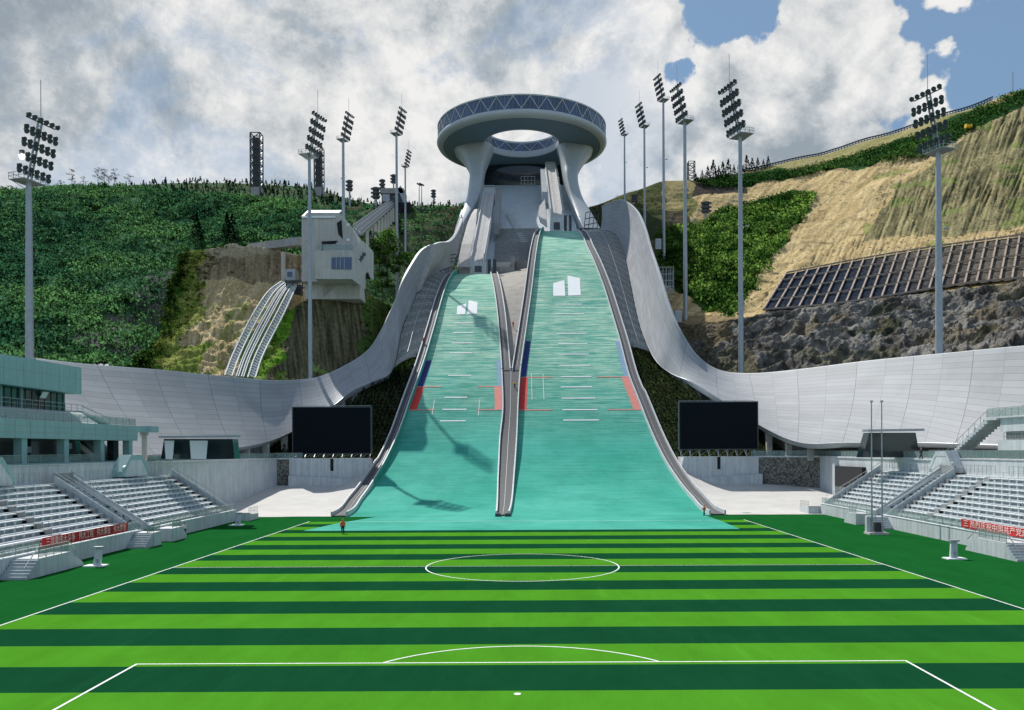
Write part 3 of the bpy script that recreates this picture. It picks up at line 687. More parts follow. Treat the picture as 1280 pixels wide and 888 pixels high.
# --- vegetation
def scatter(surf, n, test, px0, px1, v0=0, v1=1):
    out=[]; 
    while len(out) < n:
        px = random.uniform(px0,px1); v = random.uniform(v0,v1); p,a = surf.at(px,v)
        if random.random() > min(1,(a[1]/430.)**1.2): continue
        if test(px,a[0]): out.append((p,px,a[0]))
    return out
def gcol(p, a, b, s=.04): t = max(0,min(1,.5+nz(p,s,2)*1.3+random.uniform(-.3,.3))); return mixc(a,b,t)
pts = scatter(HL, 13000, lambda x,y: (x < 388 and not (inpoly(x,y,GULLY) and random.random() < .45)) or random.random() < .22, -90, 585)
leaves('hillside_shrubs', [q[0] for q in pts], [random.choice((.8,1.2,1.6,2.4,3.0))*random.uniform(.8,1.15) for q in pts], [gcol(q[0],(.045,.165,.08),(.15,.36,.12),.025) for q in pts], 44, 'dense dark green shrubs covering the left hillside')
pts = [(RIDGE.at(px,v)[0]) for px in np.arange(122,590,2.4) for v in np.linspace(0,.9,12)]
pts = [p+Vector((random.uniform(-2.5,2.5),random.uniform(-6,6),-.5)) for p in pts if random.random() < .85]
leaves('ridge_plantation', pts, [random.uniform(1.9,3.4) for p in pts], [gcol(p,(.05,.13,.07),(.10,.19,.09)) for p in pts], 40, 'rows of young conifers on the distant left ridge', cone=True, size=.55, cat='plantation')
pts = scatter(HR, 1900, lambda x,y: inpoly(x,y,GREEN_R), 815, 1030)
leaves('slope_shrubs', [q[0] for q in pts], [random.choice((.8,1.2,1.8,2.6,3.4))*random.uniform(.8,1.15) for q in pts], [gcol(q[0],(.035,.12,.02),(.26,.48,.09),.09) for q in pts], 40, 'bright green shrub patch in the fold of the tan slope')
pts = scatter(HR, 1500, lambda x,y: inpoly(x,y,BAND_R), 860, 1290, 0,.45)
leaves('crest_shrubs', [q[0] for q in pts], [random.uniform(1.2,2.9) for q in pts], [gcol(q[0],(.04,.135,.03),(.12,.27,.06)) for q in pts], 26, 'band of green shrubs along the crest of the tan slope')
pts = scatter(HR, 240, lambda x,y: x < 835 and y < 272, 725, 835, 0,.5)+scatter(HR, 70, lambda x,y: 1080 < x and y < 292, 1080, 1370, .2,.8)
leaves('sparse_shrubs', [q[0] for q in pts], [random.uniform(.6,1.5) for q in pts], [gcol(q[0],(.02,.05,.012),(.05,.10,.022)) for q in pts], 20, 'scattered low shrubs on the dry crest and netted slope')
def cl_test(x,y): vx = x-(175+(460-y)*.36); return vx < 10 and y < 470 or (y < 345 and random.random() < .02)
pts = scatter(CLF, 300, cl_test, 150, 400)+scatter(MND, 60, lambda x,y: x > 455 or x-(316+(470-y)*.4) < 8, 310, 520)
leaves('bank_shrubs', [q[0] for q in pts], [random.uniform(.8,2.3) for q in pts], [gcol(q[0],(.02,.055,.012),(.05,.12,.022)) for q in pts], 26, 'low green shrubs along the edge of the tan bank')
pts = scatter(CLF, 1500, lambda x,y: (x-(175+(460-y)*.36) < 46 or (y > 385 and random.random() < .22)), 150, 400)+scatter(MND, 420, lambda x,y: x-(316+(470-y)*.40) < 26 or x > 452, 310, 520)
leaves('bank_grass', [q[0] for q in pts], [random.uniform(.35,.9) for q in pts], [gcol(q[0],(.10,.20,.03),(.34,.40,.09),.08) for q in pts], 16, 'yellow green grass tufts on the tan bank and the mound', size=.5, cat='grass')
pts = scatter(HR, 900, lambda x,y: x > 1090 and not inpoly(x,y,BAND_R), 1080, 1370, .1,.78)+scatter(HR, 260, lambda x,y: x > 900 and not inpoly(x,y,GREEN_R), 890, 1100, .1,.78)
leaves('slope_grass', [q[0] for q in pts], [random.uniform(.3,.75) for q in pts], [gcol(q[0],(.12,.16,.04),(.34,.33,.11),.06) for q in pts], 14, 'small dry tufts dotted over the netted tan slope', size=.5, cat='grass')
pts = scatter(RK, 120, lambda x,y: y > 440 or random.random() < .1, 830, 1300)
leaves('cliff_weeds', [q[0] for q in pts], [random.uniform(.4,1.2) for q in pts], [gcol(q[0],(.03,.05,.015),(.07,.09,.03)) for q in pts], 20, 'weeds growing on the rock cliff and its foot')
# ---------------------------------------------------------------- curved panelled band around the bowl
def panel_mat(name, base, v):
    m = bpy.data.materials.new(name); nt, b, out = nodes(m)
    uv = coords(nt,'uv',(1,1,1)); br = N(nt,'ShaderNodeTexBrick', offset=0, squash=1)
    br.inputs['Scale'].default_value = 1; br.inputs['Mortar Size'].default_value = .045; br.inputs['Brick Width'].default_value = 7.5; br.inputs['Row Height'].default_value = 1.55
    br.inputs['Color1'].default_value = lin(tuple(x*(1-v) for x in base)); br.inputs['Color2'].default_value = lin(tuple(x*(1+v) for x in base)); br.inputs['Mortar'].default_value = lin(tuple(x*.60 for x in base))
    nt.links.new(uv, br.inputs['Vector'])
    b2 = N(nt,'ShaderNodeTexBrick', offset=0); b2.inputs['Scale'].default_value = 1; b2.inputs['Mortar Size'].default_value = .09; b2.inputs['Brick Width'].default_value = 15; b2.inputs['Row Height'].default_value = 300
    b2.inputs['Color1'].default_value = (1,1,1,1); b2.inputs['Color2'].default_value = (.96,.96,.97,1); b2.inputs['Mortar'].default_value = (.62,.62,.63,1); nt.links.new(uv, b2.inputs['Vector'])
    col = mix(nt, 1, br.outputs['Color'], b2.outputs['Color'], 'MULTIPLY')
    n = noise_n(nt, coords(nt,'pos',(1,1,1)), .12, 6, .65); col = mix(nt, 1, col, ramp(nt, n, [(.3,(.90,.90,.90)),(.7,(1.05,1.05,1.05))]), 'MULTIPLY')
    nt.links.new(col, b.inputs['Base Color']); b.inputs['Roughness'].default_value = .55; b.inputs['Specular IOR Level'].default_value = .10
    return m
M['panel'] = panel_mat('metal_panels', (.32,.33,.34), .085)
RT = [((1360,428,122),(1345,556,112)),((1280,433,140),(1258,556,130)),((1173,443,163),(1150,553,147)),((1080,452,185),(1060,553,162)),((1000,462,202),(1000,553,173)),((940,467,214),(952,533,187)),
 ((900,463,222),(905,502,203)),((872,445,225),(866,478,216)),((850,412,229),(838,466,224)),((835,380,237),(818,448,231)),((822,340,253),(803,415,246)),((812,310,273),(795,385,262)),
 ((804,282,292),(788,350,283)),((793,261,312),(781,318,306)),((775,250,331),(769,292,328)),((752,258,347),(751,286,342))]
LT = [((40,448,136),(120,570,122)),((110,456,147),(185,568,136)),((200,463,166),(245,564,154)),((280,471,184),(305,558,171)),((340,476,197),(345,548,184)),((375,475,207),(385,528,195)),((400,471,215),(415,508,205)),
 ((430,458,225),(440,489,212)),((460,438,233),(468,476,222)),((478,410,239),(487,467,227)),((490,385,247),(495,448,236)),((502,355,254),(499,425,242)),((515,331,263),(505,403,250)),
 ((528,313,272),(514,384,258)),((545,304,285),(526,355,272)),((560,301,299),(540,339,287)),((570,288,312),(556,333,298)),((580,262,328),(570,328,307))]
def band(tab, label, ncol):
    o = catmull([list(P(*a)) for a,b in tab], ncol); i_ = catmull([list(P(*b)) for a,b in tab], ncol); K = 14
    root = thing('curved_band', P(*tab[4][0]), label, 'stadium roof', 'panelled bands sweeping round the bowl')
    top=[]; nor=[]; 
    for q in range(ncol):
        a, b = Vector(o[q]), Vector(i_[q]); t = (Vector(o[min(q+1,ncol-1)])-Vector(o[max(q-1,0)])).normalized()
        n = t.cross(b-a).normalized(); 
        if n.z < 0: n = -n
        w = (b-a).length; nor.append(n)
        top.append([a.lerp(b,s)-n*math.sin(math.pi*s)*w*.03 for s in np.linspace(0,1,K)])
    mb = MB(); mb.grid(top); me = mb.mesh('panel_skin', M['panel'], smooth='all', recalc=False)
    uvl = me.uv_layers.new(name='UVMap'); ul = [0]
    for q in range(1,ncol): ul.append(ul[-1]+((top[q][0]-top[q-1][0]).length+(top[q][-1]-top[q-1][-1]).length)/2)
    co2 = []
    for q in range(ncol):
        w = (top[q][-1]-top[q][0]).length
        for j in range(K): co2.append((ul[q], 40-w*j/(K-1)))
    for p in me.polygons:
        for li in p.loop_indices: uvl.data[li].uv = co2[me.loops[li].vertex_index]
    link_mesh('panel_skin', me, root)
    mb = MB(); mb.grid([[p-nor[q]*.9 for p in top[q]] for q in range(ncol)]); mb.build('soffit', M['concrete'], root, smooth='all')
    for nm, e, mt, hh in (('rim', 0, M['white_paint'], .45), ('edge_beam', -1, M['galv'], .75)):
        loops=[]
        for q in range(ncol):
            p = top[q][e]; u = (top[q][0]-top[q][-1]).normalized()*(1 if e == 0 else -1); n = nor[q]
            loops.append([p-n*.04-u*.25, p+n*.02+u*.15, p+u*.30-n*hh*.5, p+u*.18-n*(hh+.5), p-u*.25-n*(hh+.5)])
        mb = MB(); mb.loft(loops); mb.build(nm, mt, root, smooth=40)
    return root, top, nor
bandR, topR, norR = band(RT, 'bright panelled band sweeping from the tower down the right side of the slopes', 120)
bandL, topL, norL = band(LT, 'grey panelled band sweeping from the tower down the left side of the slopes', 120)
# second lower fascia + raking concrete props below the band where it lifts off the slope
def props(root, top, qs, zb):
    for q in qs:
        p = Vector(top[q][-1]); p2 = Vector(top[q][-3]); m = MB()
        loops=[]
        for a, w in ((p2+Vector((0,0,-1.2)),1.5),(Vector((lerp(p.x,p2.x,.4),lerp(p.y,p2.y,.4),zb(p))),1.0)):
            loops.append([a+Vector((-w/2,-.5,0)),a+Vector((w/2,-.5,0)),a+Vector((w/2,.5,0)),a+Vector((-w/2,.5,0))])
        m.loft(loops); m.build('raking_column', M['concrete'], root)
props(bandR, topR, (30,34,38,42,46,50,54,58), lambda p: max(8.5, zat(LARGE,p.y)-3))
props(bandL, topL, (18,22,26,30,34,38,42,46,50), lambda p: max(8.5, zat(NORMAL,p.y)-3))
def skirt(root, top, q0, q1):          # plain concrete back wall in the shade under the band
    mb = MB(); rows=[[],[]]
    for q in range(q0,q1):
        p = Vector(top[q][6]); rows[0].append(p+Vector((0,0,-1.2))); rows[1].append(Vector((p.x,p.y,min(p.z-2,6))))
    mb.grid(rows); mb.build('back_wall', M['concrete'], root, smooth='all')
skirt(bandR, topR, 0, 62); skirt(bandL, topL, 0, 55)
# window openings at the foot of the band: dark glazed trapezoids with a projecting lintel
def foot_opening(root, px0, px1, pt, pb, Y, tilt, panes, lintel):
    a = [P(px0+tilt,pt,Y),P(px1-tilt*.6,pt,Y),P(px1,pb,Y),P(px0,pb,Y)]; m = MB(); m.prism(a, (0,2.5,0)); o = m.build('foot_window', M['dark_glass'], root)
    for x0,x1,t in panes:
        b = [P(x0+t,pt+2,Y-.2),P(x1+t*0.2,pt+2,Y-.2),P(x1-t*.5,pb,Y-.2),P(x0+t*1.6,pb,Y-.2)]; m = MB(); m.prism(b,(0,.1,0)); m.build('pale_pane', M['bench_white'], o)
    p, q = P(px0+tilt-4,pt-1,Y-1), P(px1+3,pt-2,Y-1); m = MB(); m.bar(p+Vector((0,.5,.2)),q+Vector((0,.5,.2)),2.4,lintel); m.build('lintel', M['galv'], root)
foot_opening(bandR, 1078, 1150, 541, 572, 136, 9, [], .35)
foot_opening(bandL, 201, 293, 549, 574, 128, 4, [(203,217,2.5),(234,259,3.0)], .25)
# ---------------------------------------------------------------- concrete forecourt, retaining walls, screens
def forecourt(name, ed, side, xo, label):
    rows=[]
    for Y in np.arange(139,186,1.5):
        prof = NORMAL if side < 0 else LARGE; xi = sm(ed,Y)+side*2.4; r=[]
        zc = max(0.,(Y-150.)*.107)
        for t in np.linspace(0,1,14):
            x = lerp(xi, xo, t); zi = zat(prof,Y); r.append((x,Y,lerp(zi,zc,min(1,t*4))+.03+.06*noise.noise(Vector((x*.2,Y*.2,3)))))
        rows.append(r)
    m = MB(); m.grid(rows); tag(m.build(name, M['forecourt'], smooth='all'), label, 'concrete', kind='structure')
M['forecourt'] = mat('forecourt', (.50,.485,.45), .9, var=.10, sc=.25, bmp=.3)
forecourt('forecourt', EL['NL'], -1, -62, 'pale concrete forecourt rising towards the left screen')
forecourt('forecourt', EL['LR'], 1, 66, 'pale concrete forecourt rising towards the right screen')
m = MB(); m.bb(-62,-47,139,150.2,-.3,.012); m.bb(51.5,64,139,150.2,-.3,.012)
tag(m.build('paving', M['forecourt']), 'pale paving beside the ends of the stands', 'paving', kind='structure')
def stone_mat():
    m = bpy.data.materials.new('rubble_stone'); nt, b, out = nodes(m); co = coords(nt)
    v = N(nt,'ShaderNodeTexVoronoi'); v.inputs['Scale'].default_value = 2.6; nt.links.new(co, v.inputs['Vector'])
    ve = N(nt,'ShaderNodeTexVoronoi', feature='DISTANCE_TO_EDGE'); ve.inputs['Scale'].default_value = 2.6; nt.links.new(co, ve.inputs['Vector'])
    c = mix(nt, .7, (.15,.145,.13), v.outputs['Color'], 'SOFT_LIGHT'); bw = N(nt,'ShaderNodeRGBToBW'); nt.links.new(v.outputs['Color'], bw.inputs[0])
    c = ramp(nt, bw.outputs[0], [(.2,(.07,.07,.06)),(.8,(.25,.24,.21))]); c = mix(nt, 1, c, ramp(nt, ve.outputs['Distance'], [(.0,(.35,)*3),(.09,(1,1,1))]), 'MULTIPLY')
    nt.links.new(c, b.inputs['Base Color']); b.inputs['Roughness'].default_value = .9; bump(nt, b, ve.outputs['Distance'], .8, .1); return m
M['stone'] = stone_mat()
DECK = 9.45
def wallseg(m, a, b, z0, z1, th=.5, mi=0):
    a = Vector((a[0],a[1],0)); b = Vector((b[0],b[1],0)); d = (b-a).normalized(); n = Vector((-d.y,d.x,0))*th/2
    m.prism([a-n+Vector((0,0,z0)), b-n+Vector((0,0,z0)), b+n+Vector((0,0,z0)), a+n+Vector((0,0,z0))], (0,0,z1-z0), mi)
def rail(parent, pts, h=1.05, glass=True, step=1.6, gm='rail_glass', name='guard_rail'):
    m = MB(); g = MB()
    for a, b in zip(pts, pts[1:]):
        a, b = Vector(a), Vector(b); L = (b-a).length; n = max(1,int(L/step))
        for i in range(n+1):
            p = a.lerp(b,i/n); m.bar(p, p+Vector((0,0,h)), .05)
        m.bar(a+Vector((0,0,h)), b+Vector((0,0,h)), .06)
        if glass: g.prism([a+Vector((0,0,.08)), b+Vector((0,0,.08)), b+Vector((0,0,h-.08)), a+Vector((0,0,h-.08))], Vector((-(b-a).y,(b-a).x,0)).normalized()*.02)
        else: m.bar(a+Vector((0,0,h*.5)), b+Vector((0,0,h*.5)), .04)
    o = m.build(name, M['rail_metal'], parent)
    if glass: g.build('rail_panel', M[gm], o)
    return o
def retaining(label, pts, stone, deck_out):
    root = thing('retaining_wall', Vector((pts[0][0],pts[0][1],0)), label, 'wall')
    m = MB()
    for a,b in zip(pts,pts[1:]): wallseg(m,a,b,-.3,DECK-.28)
    m.build('wall_face', M['white_paint'], root)
    m = MB()
    for a,b in stone: wallseg(m,a,b,-.3,DECK-.35,.6)
    m.build('stone_wall', M['stone'], root)
    al = pts+[stone[-1][1]] if stone[0][0] == pts[-1] else pts
    m = MB()
    for a,b in zip(al,al[1:]): wallseg(m,a,b,DECK-.26,DECK+.06,.9)
    m.build('coping', M['white_paint'], root)
    rail(root, [(x,y,DECK+.06) for x,y in al])
    poly = [(x,y,DECK-.1) for x,y in al]+[(x,y,DECK-.1) for x,y in deck_out]; m = MB(); m.add(poly,[tuple(range(len(poly)))]); m.build('deck', M['pale_concrete'], root)
    return root
wl = retaining('white retaining wall with a glass rail left of the left screen', [(-58,128),(-57,150),(-54.5,182)], [((-54.5,182),(-49.0,183))], [(-52,192),(-70,188),(-85,165),(-85,128)])
wr = retaining('white and stone retaining wall with a glass rail right of the right screen', [(62.0,124),(62.6,150),(62.7,175)], [((62.7,175),(50.2,183))], [(52,194),(74,186),(90,165),(90,130)])
# dark doorway in the right retaining wall
p = P(1047,588,165); m = MB(); m.bb(61.6,62.6,151,164,3.6,7.6); m.build('doorway', M['interior_dark'], wr); m = MB(); m.bb(61.5,62.6,164,165.2,1.0,8.0); m.build('door_pier', M['white_paint'], wr)
def screen(px0, px1, pt, pb, base, label, bl):
    Y = 184; a, b = P(px0,pb,Y), P(px1,pt,Y); root = thing('video_screen', Vector(((a.x+b.x)/2,Y,DECK+.06)), label, 'video screen', 'video screens beside the slopes')
    m = MB(); m.bb(a.x,b.x,Y,Y+.9,a.z,b.z); m.build('display_panel', M['screen_black'], root)
    m = MB(); W = .22
    for x in (a.x-W, b.x): m.bb(x,x+W,Y-.06,Y+1.0,a.z-W,b.z+W)
    m.bb(a.x,b.x,Y-.06,Y+1.0,b.z,b.z+W); m.bb(a.x,b.x,Y-.06,Y+1.0,a.z-W,a.z); m.build('frame', M['dark_metal'], root)
    m = MB(); n = 9
    for i in range(n):
        x = lerp(a.x+.3,b.x-.3,i/(n-1))
        for dy in (.3,2.2): m.bar((x,Y+dy,DECK), (x,Y+dy,a.z), .12)
        m.bar((x,Y+2.2,DECK),(x,Y+2.2,b.z+.5),.12); m.bar((x,Y+.3,DECK),(x,Y+2.2,a.z),.08)
        if i < n-1: m.bar((x,Y+.3,DECK),(x+(b.x-a.x)/(n-1),Y+.3,a.z),.06)
    for z in np.linspace(a.z,b.z+.5,5): m.bar((a.x+.3,Y+2.2,z),(b.x-.3,Y+2.2,z),.1)
    m.build('support_frame', M['galv'], root)
    rb = thing('screen_plinth', Vector(((a.x+b.x)/2,Y,3.4)), bl, 'plinth', 'plinths under the video screens')
    sgn = -1 if base < 0 else 1; xi = a.x+.4 if sgn > 0 else b.x-.4; xo = b.x+.3 if sgn > 0 else a.x-.3
    pr = lambda x0,x1,z0,z1,zs,y0,y1,mt,nm: None
    m = MB(); xs = xi-sgn*.7
    m.prism([(xo,Y-2.2,2.0),(xs,Y-2.2,2.0),(xs,Y-2.2,6.2),(xi,Y-2.2,DECK-.1),(xo,Y-2.2,DECK-.1)],(0,7,0)); m.build('base_block', M['white_paint'], rb)
    m = MB(); xm = lerp(xo,xi,.55); m.bb(xm-.35,xm+.35,Y-2.25,Y-2.0,6.6,DECK-.15); m.build('slot', M['interior_dark'], rb)
    m = MB(); m.prism([(xo-sgn*.2,Y-3.6,1.6),(lerp(xo,xi,1.0),Y-3.6,1.6),(lerp(xo,xi,1.0),Y-3.6,4.6),(xo-sgn*.2,Y-3.6,5.6)],(0,1.38,0)); m.build('front_step', M['white_paint'], rb)
    return root
screen(366.5,463,509.5,567,-1,'black video screen left of the smaller slope','white concrete plinth under the left video screen')
screen(850,946.5,503,561.5,1,'black video screen right of the larger slope','white concrete plinth under the right video screen')
# planted banks beside the slopes
def bankside(prof, ed, side, top, yr, label, nm):
    inn = [Vector(r[-1]) for r in top]; inn = sorted([(p.y,p.x,p.z) for p in inn if p.y > 165]); ix = [(a,b) for a,b,c in inn]
    iz_ = [(a,c) for a,b,c in inn]
    def bz(Y,t):
        z0 = max(zat(prof,Y)-.7+2.5*t*(1 if Y < 202 else 0), 8.0*min(1,t*3))
        return z0 if Y < 200 else lerp(z0, min(z0, interp(Y,iz_)-1.6), t)
    rows=[]; pts=[]
    for Y in np.arange(yr[0],yr[1],2.0):
        xi = sm(ed,Y)+side*2.6; xo = interp(Y,ix)+side*(5 if Y < 202 else -.2); r=[]
        for t in np.linspace(0,1,10): r.append((lerp(xi,xo,t),Y,bz(Y,t)))
        rows.append(r)
    m = MB(); m.grid(rows); me = m.mesh(nm, M['earth'], smooth='all'); ca = me.color_attributes.new('col','FLOAT_COLOR','POINT')
    ca.data.foreach_set('color', [.05,.055,.03,1]*len(me.vertices)); tag(link_mesh(nm, me), label+' soil', 'bank', kind='structure')
    for Y in np.arange(yr[0]+.5,yr[1]-1,1.35):
        xi = sm(ed,Y)+side*3.2; xo = interp(Y,ix)+side*(3 if Y < 204 else -.6); n = max(1,int(abs(xo-xi)/1.15))
        for i in range(n+1):
            x = xi+side*1.15*i; t = abs(x-xi)/max(.1,abs(xo-xi)); zz = bz(Y,t)
            pts.append(Vector((x+random.uniform(-.15,.15),Y+random.uniform(-.15,.15),zz-.1)))
    leaves('saplings', pts, [random.uniform(1.3,1.8) for _ in pts], [gcol(p,(.03,.085,.025),(.085,.15,.04),.08) for p in pts], 40, label, cone=True, size=.42, cat='saplings')
bankside(LARGE, EL['LR'], 1, topR, (186,236), 'rows of young conifer saplings planted on the bank right of the larger slope', 'bank')
bankside(NORMAL, EL['NL'], -1, topL, (186,232), 'rows of young conifer saplings planted on the bank left of the smaller slope', 'bank')
# stepped concrete strips between walkway and band, higher up
def stepstrip(prof, ed, side, top, y0, y1, label, nm):
    ix = sorted([(r[-1].y,r[-1].x) for r in top if r[-1].y > 200]); iz = sorted([(r[-1].y,r[-1].z) for r in top if r[-1].y > 200])
    root = thing('service_stairs', (sm(ed,y0)+side*5,y0,zat(prof,y0)), label, 'stairs', 'stepped service strips beside the slopes'); rows=[]; st = 1.25
    for Y in np.arange(y0,y1,st):
        for yy, ya in ((Y,Y),(Y+st-.02,Y)):
            xi = sm(ed,yy)+side*2.5; xo = interp(yy,ix)-side*.0; za = zat(prof,ya)-.7; zo = min(interp(ya,iz)-.3, za+4)
            rows.append([(lerp(xi,xo,t),yy,lerp(za,zo,t*t)) for t in (0,.35,.7,1)])
    m = MB(); m.grid(rows); m.build('steps', M['step_grey'], root)
    m = MB()
    for Y in np.arange(y0+2,y1-2,5.0):
        xi = sm(ed,Y)+side*3.4; xo = interp(Y,ix)-side*.6; za = zat(prof,Y)-.7; zo = min(interp(Y,iz)-.3, za+4)
        a = Vector((xi,Y,za)); b = Vector((xo,Y,zo)); 
        for t in np.linspace(0,1,5): q = a.lerp(b,t); m.bar(q,q+Vector((0,0,1.1)),.09)
        m.bar(a+Vector((0,0,1.1)), b+Vector((0,0,1.1)), .09); m.bar(a+Vector((0,0,.55)), b+Vector((0,0,.55)), .06)
    for f in (.5,):
        prev=None
        for Y in np.arange(y0+2,y1-2,2.5):
            xi = sm(ed,Y)+side*2.5; xo = interp(Y,ix); za = zat(prof,Y)-.7; zo = min(interp(Y,iz)-.3, za+4); q = Vector((lerp(xi,xo,f),Y,lerp(za,zo,f*f)+1.0))
            if prev is not None: m.bar(prev,q,.09)
            prev = q
    m.build('handrail', M['rail_metal'], root); return root
stepstrip(LARGE, EL['LR'], 1, topR, 235, 341, 'long grey stepped strip with handrails right of the larger slope', 'r')
stepstrip(NORMAL, EL['NL'], -1, topL, 231, 303, 'grey stepped strip with handrails left of the smaller slope', 'l')
# ---------------------------------------------------------------- tower with ring
tw = thing('ski_jump_tower', (0,400,150), 'pale tower with a huge ring shaped glass gallery on two flared legs', 'tower')
RC = (-.4,400,0); RO, RI = 40.2, 17.8
m = MB(); m.lathe([(RO,159.3),(RO+.55,158.7),(RO+.6,157.9),(RO+.1,157.0),(RO-1.2,156.3),(RO-2.4,156.15),(RO-2.4,159.3)], RC, 128); m.build('outer_fascia', M['tower_grey'], tw, smooth=50)
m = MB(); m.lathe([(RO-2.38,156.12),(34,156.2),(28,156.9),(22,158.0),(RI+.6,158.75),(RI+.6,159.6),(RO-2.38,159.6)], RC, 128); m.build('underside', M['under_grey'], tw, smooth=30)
m = MB(); m.lathe([(RI+.58,158.7),(RI+.2,158.5),(RI-.1,158.8),(RI-.15,161.6),(RI+.58,161.6)], RC, 96); m.build('inner_fascia', M['tower_grey'], tw, smooth=30)
m = MB(); m.lathe([(RO,159.3),(RO,165.0),(RO-.25,165.0),(RO-.25,159.3)], RC, 128); go = m.build('glass_band', M['blue_glass'], tw)
m = MB(); m.lathe([(RI,161.6),(RI,165.6),(RI+.25,165.6),(RI+.25,161.6)], RC, 96); gi = m.build('glass_band', M['blue_glass'], tw)
m = MB(); m.lathe([(RO+.3,165.0),(RO+.35,165.6),(RO-.6,165.9),(RI-.1,166.4),(RI-.25,165.6),(RI+.5,165.0)], RC, 128); m.build('roof', M['tower_grey'], tw, smooth=30)
def zig(parent, r, z0, z1, n, w):
    m = MB(); c = Vector(RC)
    pt = lambda i, z: c+Vector((r*math.sin(i/n*2*math.pi), -r*math.cos(i/n*2*math.pi), z))
    for i in range(n):
        m.bar(pt(i,z0), pt(i+.5,z1), w); m.bar(pt(i+.5,z1), pt(i+1,z0), w)
    m.build('zigzag_truss', M['white_paint'], parent)
    m = MB()
    for i in range(n*4): m.bar(pt(i/4,z0), pt(i/4,z1), .09)
    m.build('mullion', M['galv'], parent)
zig(go, RO+.12, 159.4, 165.0, 34, .27); zig(gi, RI-.12, 161.7, 165.6, 13, .24)
m = MB(); m.lathe([(RI+.3,159.6),(RI+.3,165.5),(RO-.5,164.9),(RO-.5,159.6)], RC, 96); m.build('gallery_core', M['dark_glass'], tw)
# legs
def leg(tab, front_pts, nm):
    loops=[]
    pr = catmull(tab, 44)
    for q in pr:
        xl, xr, py, Y, dp = q
        a, b = P(xl,py,Y), P(xr,py,Y); d = dp; cx = (a.x+b.x)/2; hw = (b.x-a.x)/2; L=[]
        for t in np.linspace(0,2*math.pi,29)[:-1]:
            c, s = math.cos(t), math.sin(t); e = .55
            L.append(Vector((cx+hw*math.copysign(abs(c)**e,c), Y+d/2+d/2*math.copysign(abs(s)**e,s), a.z)))
        loops.append(L)
    m = MB(); m.loft(loops); return m.build('leg', M['tower_grey'], tw, smooth=60)
leg([(562,616,177,396,22),(568,613.5,184,395,20),(577,610,194,394,18),(583.5,606,205,392,16),(586.2,604.5,215,389,14),(585,603,230,384,13),(582.5,599.5,246,377,12),(577,590,263,362,11),(570.5,579.5,281,345,10),(563,575,300,325,9),(553,571,318,313,8)], None, 'l')
leg([(697,747,177,396,22),(699.5,741,184,395,20),(701.5,733,194,394,18),(703,726.5,205,392,16),(704.5,723.2,215,389,14),(707,724.5,230,385,13),(711,729.5,246,380,12),(716,737,259,374,11),(720,744,271,368,10),(723,752,285,362,9)], None, 'r')
# dark core under the back of the ring, sloping front slab
m = MB(); m.bb(-21.5,21.8,424,440,100,157.2); m.build('core', M['dark_glass'], tw)
def sl(Y): return lerp(73,146.5,(Y-306)/(424-306.))
rows=[]
for Y in np.linspace(306,424,60):
    xl = interp(Y,[(306,-24),(330,-25),(360,-21.5),(385,-22),(424,-21)]); xr = interp(Y,[(306,6),(330,8),(345,23),(365,23.5),(385,22.5),(424,21.5)])
    rows.append([(lerp(xl,xr,t),Y,sl(Y)) for t in np.linspace(0,1,13)])
m = MB(); m.grid(rows); m.grid([[ (x,y,z-14) for x,y,z in r] for r in rows[::-1]]); m.build('front_slab', M['slab_grey'], tw)
m = MB(); m.prism([(-24,306,sl(306)),(6,306,sl(306)),(6,306,60),(-24,306,60)],(0,6,0)); m.build('foot_wall', M['concrete'], tw)
# terraces: broad steps on the lower part of the slab
m = MB()
for i in range(22):
    Y = 312+i*2.2; zz = sl(Y); x0 = -11.5; x1 = interp(Y,[(312,3),(330,5),(345,9)])
    m.bb(x0,x1,Y,Y+2.15,zz-2,zz+1.25)
m.build('terrace_steps', M['step_grey'], tw)
m = MB()
for (x0,x1,y0,y1,h) in ((-10.6,-3.4,318,327,2.6),(-4.4,-3.2,314,327,6.5),(-2.8,1.6,318,338,3.2),(-12,-3.2,312.5,314,3.0)):
    m.bb(x0,x1,y0,y1,sl(y0)-2,sl(y0)+h)
m.build('service_block', M['concrete'], tw)
m = MB(); m.bb(-10.2,-4.8,316.4,317.8,sl(318)-2.2,sl(318)+2.2); m.build('sunlit_pier', M['pale_concrete'], tw)  # pier in the paler concrete
rail(tw, [(-11.5,313.5,sl(313)+3.2),(-3.4,313.5,sl(313)+3.2)], 1.3, False, 1.0, name='terrace_rail'); rail(tw, [(-5,334,sl(334)+4.2),(2,334,sl(334)+4.2)], 1.3, False, 1.2, name='terrace_rail')
# zigzag service stair on the slab
m = MB(); A, B = P(636.5,250,378), P(655,292,345)
for i in range(30):
    p = A.lerp(B,i/29.); p.z = sl(p.y)+.35; m.box(p,(2.6,.75,.5))
m.build('slab_stair', M['white_paint'], tw)
m = MB()
for dx in (-1.3,1.3): m.bar((A.x+dx,A.y,sl(A.y)+1.4),(B.x+dx,B.y,sl(B.y)+1.4),.12)
m.build('stair_rail', M['rail_metal'], tw)
# glazed cage at the top of the slab
p = P(654,208,424); m = MB(); cx = p.x+2.4
for x in np.linspace(cx-3.5,cx+3.5,5): m.bar((x,423,146.4),(x,423,150.6),.22)
for z in (146.6,148.5,150.5): m.bar((cx-3.5,423,z),(cx+3.5,423,z),.22)
m.build('glazed_cage', M['white_paint'], tw)
